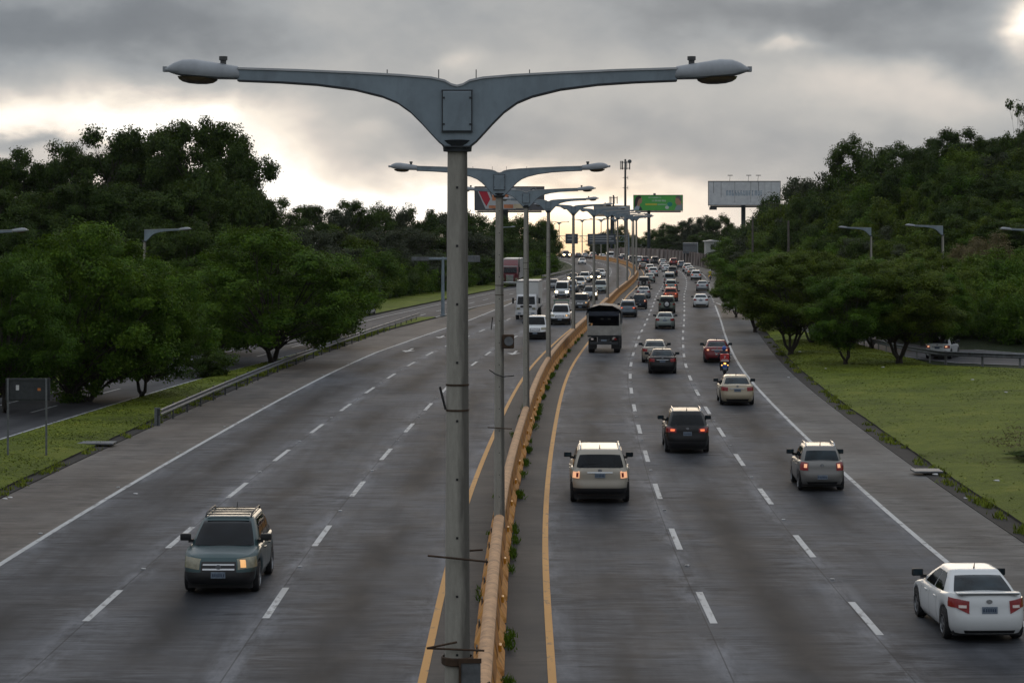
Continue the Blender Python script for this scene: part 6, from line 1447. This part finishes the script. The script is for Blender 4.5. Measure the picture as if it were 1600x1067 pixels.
for i in range(500):
    px = rg2.gauss(1560, 60); py = 672-(px-1560)*.35+rg2.gauss(0, 14); x, y = at(px, py, 1.0)
    if px < 1505 or x < med(y)+17.5: continue
    for _ in range(12): dp.append((x+rg2.gauss(0, .12), y+rg2.gauss(0, .3), .75+rg2.uniform(0, .15)))
# hillside
G3 = 'trees of the wooded hillside on the right'
ridge = [(1150, 372, 440), (1180, 340, 420), (1205, 316, 400), (1228, 290, 380), (1252, 272, 365), (1285, 264, 350), (1318, 268, 345), (1352, 250, 335), (1388, 236, 330), (1425, 228, 325), (1462, 208, 320), (1498, 196, 318), (1535, 208, 315), (1570, 208, 312), (1606, 200, 310), (1645, 200, 305)]
for i, (px, top, d) in enumerate(ridge):
    k = ('far', 'far', 'far', 'far', 'far3', 'far3', 'far', 'far2', 'far', 'airy', 'tall2', 'airy', 'tall', 'tall2', 'far', 'tall')[i]
    tree(k, px, d, top, 86 if d > 340 else 104, None, G3)
tree('lone', 1326, 338, 207, 68, 'isolated round-crowned tree standing above the right ridge against the sky', None)
tree('crownbare', 1588, 300, 150, 54, 'slender sparse tree sticking up at the upper right edge', None)
tree('lone', 1392, 332, 219, 84, 'open-crowned tree on the right ridge beside the isolated round one', None)
for row, (dy, dd) in enumerate(((34, 22), (70, 46), (108, 70), (142, 88))):
    for i in range(len(ridge)*2-1):
        a = ridge[i//2]; b = ridge[min(i//2+(i % 2), len(ridge)-1)]; px = (a[0]+b[0])/2+rt.uniform(-9, 9)+row*7; top = (a[1]+b[1])/2+dy*(1 if px > 1240 else .55)+rt.uniform(-9, 9); d = (a[2]+b[2])/2-dd*(1 if px > 1240 else .8)
        if top > 415: continue
        tree(rt.choice(('far', 'far', 'far2', 'far5', 'far3', 'far4', 'far4')), px, d, top, rt.uniform(78, 112), None, G3)
# far woods
G4 = 'distant trees behind the retaining wall'
for px, top, d, w_ in ((1004, 368, 700, 34), (1022, 358, 690, 36), (1042, 349, 680, 40), (1062, 346, 670, 40), (1082, 338, 650, 40), (1104, 334, 640, 44), (1124, 334, 630, 40), (1142, 350, 620, 34), (1160, 362, 600, 34), (984, 366, 730, 34), (966, 352, 760, 36), (950, 358, 780, 34), (938, 366, 790, 28), (928, 376, 800, 22), (1176, 350, 560, 36),
                       (1018, 374, 660, 34), (1046, 366, 650, 40), (1070, 374, 640, 36), (1094, 362, 600, 40), (1116, 372, 590, 40), (1136, 378, 570, 36), (1156, 385, 540, 40), (996, 378, 690, 26), (974, 376, 740, 30), (955, 378, 760, 30), (940, 384, 770, 24), (1132, 396, 520, 30), (1150, 402, 480, 34), (1086, 384, 610, 26), (1042, 380, 680, 30), (1172, 398, 440, 44), (1120, 392, 540, 30)):
    x = (px-CX)*d/FPX; tree(rt.choice(('far', 'far', 'far3')), px, d, top, w_*1.15, None, G4, min(gz(x, d), 1.0))

# labels that say which tree: look, then landmark, then order within that patch
LOOK = {'far': 'dark green', 'far2': 'fresh green', 'far3': 'greyish green', 'far4': 'olive green', 'far5': 'bright green', 'tall': 'very tall dark', 'tall2': 'tall dark', 'airy': 'open-crowned dark', 'bush': 'pale green', 'bush2': 'mid green', 'layered': 'layered'}
def place_words(px, d, top, g):
    if g == G3:
        row = 'ridge' if d > 300 and top < 330 and d > np.interp(px, (1150, 1300, 1645), (425, 330, 290)) else 'upper slope' if top < 300 else 'middle slope' if top < 345 else 'lower slope'
        for lim, w_ in ((1185, 'by the utility poles'), (1235, 'under the white billboard'), (1285, 'right of the white billboard'), (1340, 'above the leftmost right-hand lamp'), (1400, 'between the two right-hand lamps'), (1470, 'above the second right-hand lamp'), (1540, 'right of the second right-hand lamp'), (9999, 'at the right picture edge')):
            if px < lim: return 'on the %s %s' % (row, w_)
    if g == G6: return 'on the bank ' + ('behind the grass trees' if px < 1300 else 'below the two single-arm lamps' if px < 1480 else 'behind the ramp near the right edge')
    if g == G1: return ('on the skyline' if top < 240 else 'lower down') + (' at the left edge' if px < 80 else ' above the left bushy tree' if px < 200 else ' above the left lamp arm' if px < 300 else ' above the spreading guardrail tree')
    if g in (G2, G5): return ('on the skyline ' if top < 345 and g == G2 else 'low ') + ('right of the tall left wood' if px < 480 else 'above the green fence' if px < 620 else 'behind the T-shaped sign' if px < 705 else 'below the red triangle billboard' if px < 800 else 'next to the sunset gap')
    return ('left of the green billboard' if px < 990 else 'below the green billboard' if px < 1066 else 'above the grey container' if px < 1100 else 'below the white billboard' if px < 1165 else 'by the far utility poles')
pat = {}
for o, kind, px, d, top, g in AUTO:
    nm = 'bush' if o['category'] == 'bush' else 'tree'; pat.setdefault('%s %s %s' % (LOOK.get(kind, 'green'), nm, place_words(px, d, top, g)), []).append((px, o))
ORD = ['leftmost', 'second', 'third', 'fourth', 'fifth', 'sixth', 'seventh', 'eighth', 'ninth', 'tenth', 'eleventh', 'twelfth', 'thirteenth', 'fourteenth', 'fifteenth', 'sixteenth', 'seventeenth', 'eighteenth']
for txt, lst in pat.items():
    lst.sort(key=lambda q: q[0])
    for i, (px, o) in enumerate(lst): o['label'] = txt if len(lst) == 1 else txt+', '+ORD[min(i, 17)]+(' from left' if i else ' of them')
# ------------------------------------------------------------------ grass blades and weeds
def blades(name, pts, hgt, wid, m_, seed=1, kind='stuff', lean=.35):
    rng = np.random.default_rng(seed); P = np.array(pts); n = len(P)
    a = rng.uniform(0, 2*np.pi, n); dx = np.stack([np.cos(a), np.sin(a), np.zeros(n)], 1); h = hgt*rng.uniform(.5, 1.4, n); ln = rng.normal(size=(n, 3))*lean; ln[:, 2] = 0
    w_ = wid*rng.uniform(.7, 1.3, n)[:, None]; v = np.empty((n, 3, 3)); v[:, 0] = P-dx*w_; v[:, 1] = P+dx*w_; v[:, 2] = P+(np.array([0, 0, 1.0])+ln)*h[:, None]
    me = bpy.data.meshes.new(name); me.vertices.add(3*n); me.vertices.foreach_set('co', v.ravel().astype(np.float32)); me.loops.add(3*n); me.loops.foreach_set('vertex_index', np.arange(3*n, dtype=np.int32))
    me.polygons.add(n); me.polygons.foreach_set('loop_start', np.arange(0, 3*n, 3, dtype=np.int32)); at_ = me.attributes.new('rnd', 'FLOAT', 'FACE'); at_.data.foreach_set('value', rng.random(n).astype(np.float32))
    me.materials.append(m_); me.update(calc_edges=True); o = bpy.data.objects.new(name, me); C.objects.link(o); return tag(o, kind=kind)
def scatter(rows, n, seed, ylim=(60, 175)):
    rg = random.Random(seed); out = []
    R_ = [r for r in rows if ylim[0] <= r[0][1] <= ylim[1]]
    while len(out) < n:
        i = rg.randrange(len(R_)-1); j = rg.randrange(len(R_[0])-1); u, v = rg.random(), rg.random()
        a = Vector(R_[i][j]).lerp(Vector(R_[i][j+1]), u); b = Vector(R_[i+1][j]).lerp(Vector(R_[i+1][j+1]), u); p = a.lerp(b, v)
        if abs(p.x) > 46: continue
        s_ = noise.noise(Vector((p.x*.5, p.y*.35, 0))); 
        if rg.random() > .55+s_: continue
        out.append(tuple(p))
    return out
tag(blades('grass', scatter(rows_r, 34000, 3, (66, 180)), .04, .035, M['blade'], 3, lean=2.2), label='mown green grass covering the right verge')
tag(blades('grass', scatter(rows_l, 20000, 4, (66, 200)), .04, .035, M['blade'], 4, lean=2.2), label='green grass on the strip between guardrail and frontage road')
def on_rows(p):
    best = min((r for r in rows_r), key=lambda r: abs(r[0][1]-p[1])); k = min(best, key=lambda q: abs(q[0]-p[0])); return (p[0], p[1], k[2])
tag(blades('dry_weeds', [on_rows(p) for p in dp[::4]], .07, .03, M['straw'], 8, lean=1.2), label='patch of dead brownish weeds on the right grass bank')
rg = random.Random(9); wp = []
for i in range(420):
    y = rg.uniform(42, 190); s_ = rg.choice((1, 1, 1, -1)); 
    if noise.noise(Vector((y*.45, s_*3, 0))) < .08: continue
    x = med(y)+s_*rg.uniform(.32, .46); k_ = rg.randint(18, 60)
    for _ in range(k_): wp.append((x+rg.gauss(0, .06), y+rg.gauss(0, .22), rg.uniform(0, .14)))
tag(blades('weeds', wp, .12, .020, M['leafmid'], 5), label='dark weeds sprouting along the foot of the orange barrier')
wp = []
for i in range(260):
    y = rg.uniform(50, 220); s_ = rg.choice((15.55, -17.15)); x = med(y)+s_+rg.gauss(0, .12)
    for _ in range(30): wp.append((x+rg.gauss(0, .12), y+rg.gauss(0, .2), .02))
tag(blades('kerb_weeds', wp, .16, .03, M['blade'], 6), label='tufts of grass growing over the kerbs')

# ------------------------------------------------------------------ haze
HZ = 0.00003
q = MB(); q.box(-1300, 1300, -80, 1520, -60, 48); hz = q.build('haze', [bpy.data.materials.new('haze_air')]); tag(hz, kind='stuff')
hm = hz.data.materials[0]; hm.use_nodes = True; hm.node_tree.nodes.remove(hm.node_tree.nodes['Principled BSDF']); t = NT(hm.node_tree)
pv = t.n('ShaderNodeVolumePrincipled', inp={'Color': (.86, .90, .95, 1), 'Density': HZ, 'Anisotropy': .3}); t.nt.links.new(pv.outputs[0], hm.node_tree.nodes['Material Output'].inputs['Volume'])
sc.cycles.volume_bounces = 0
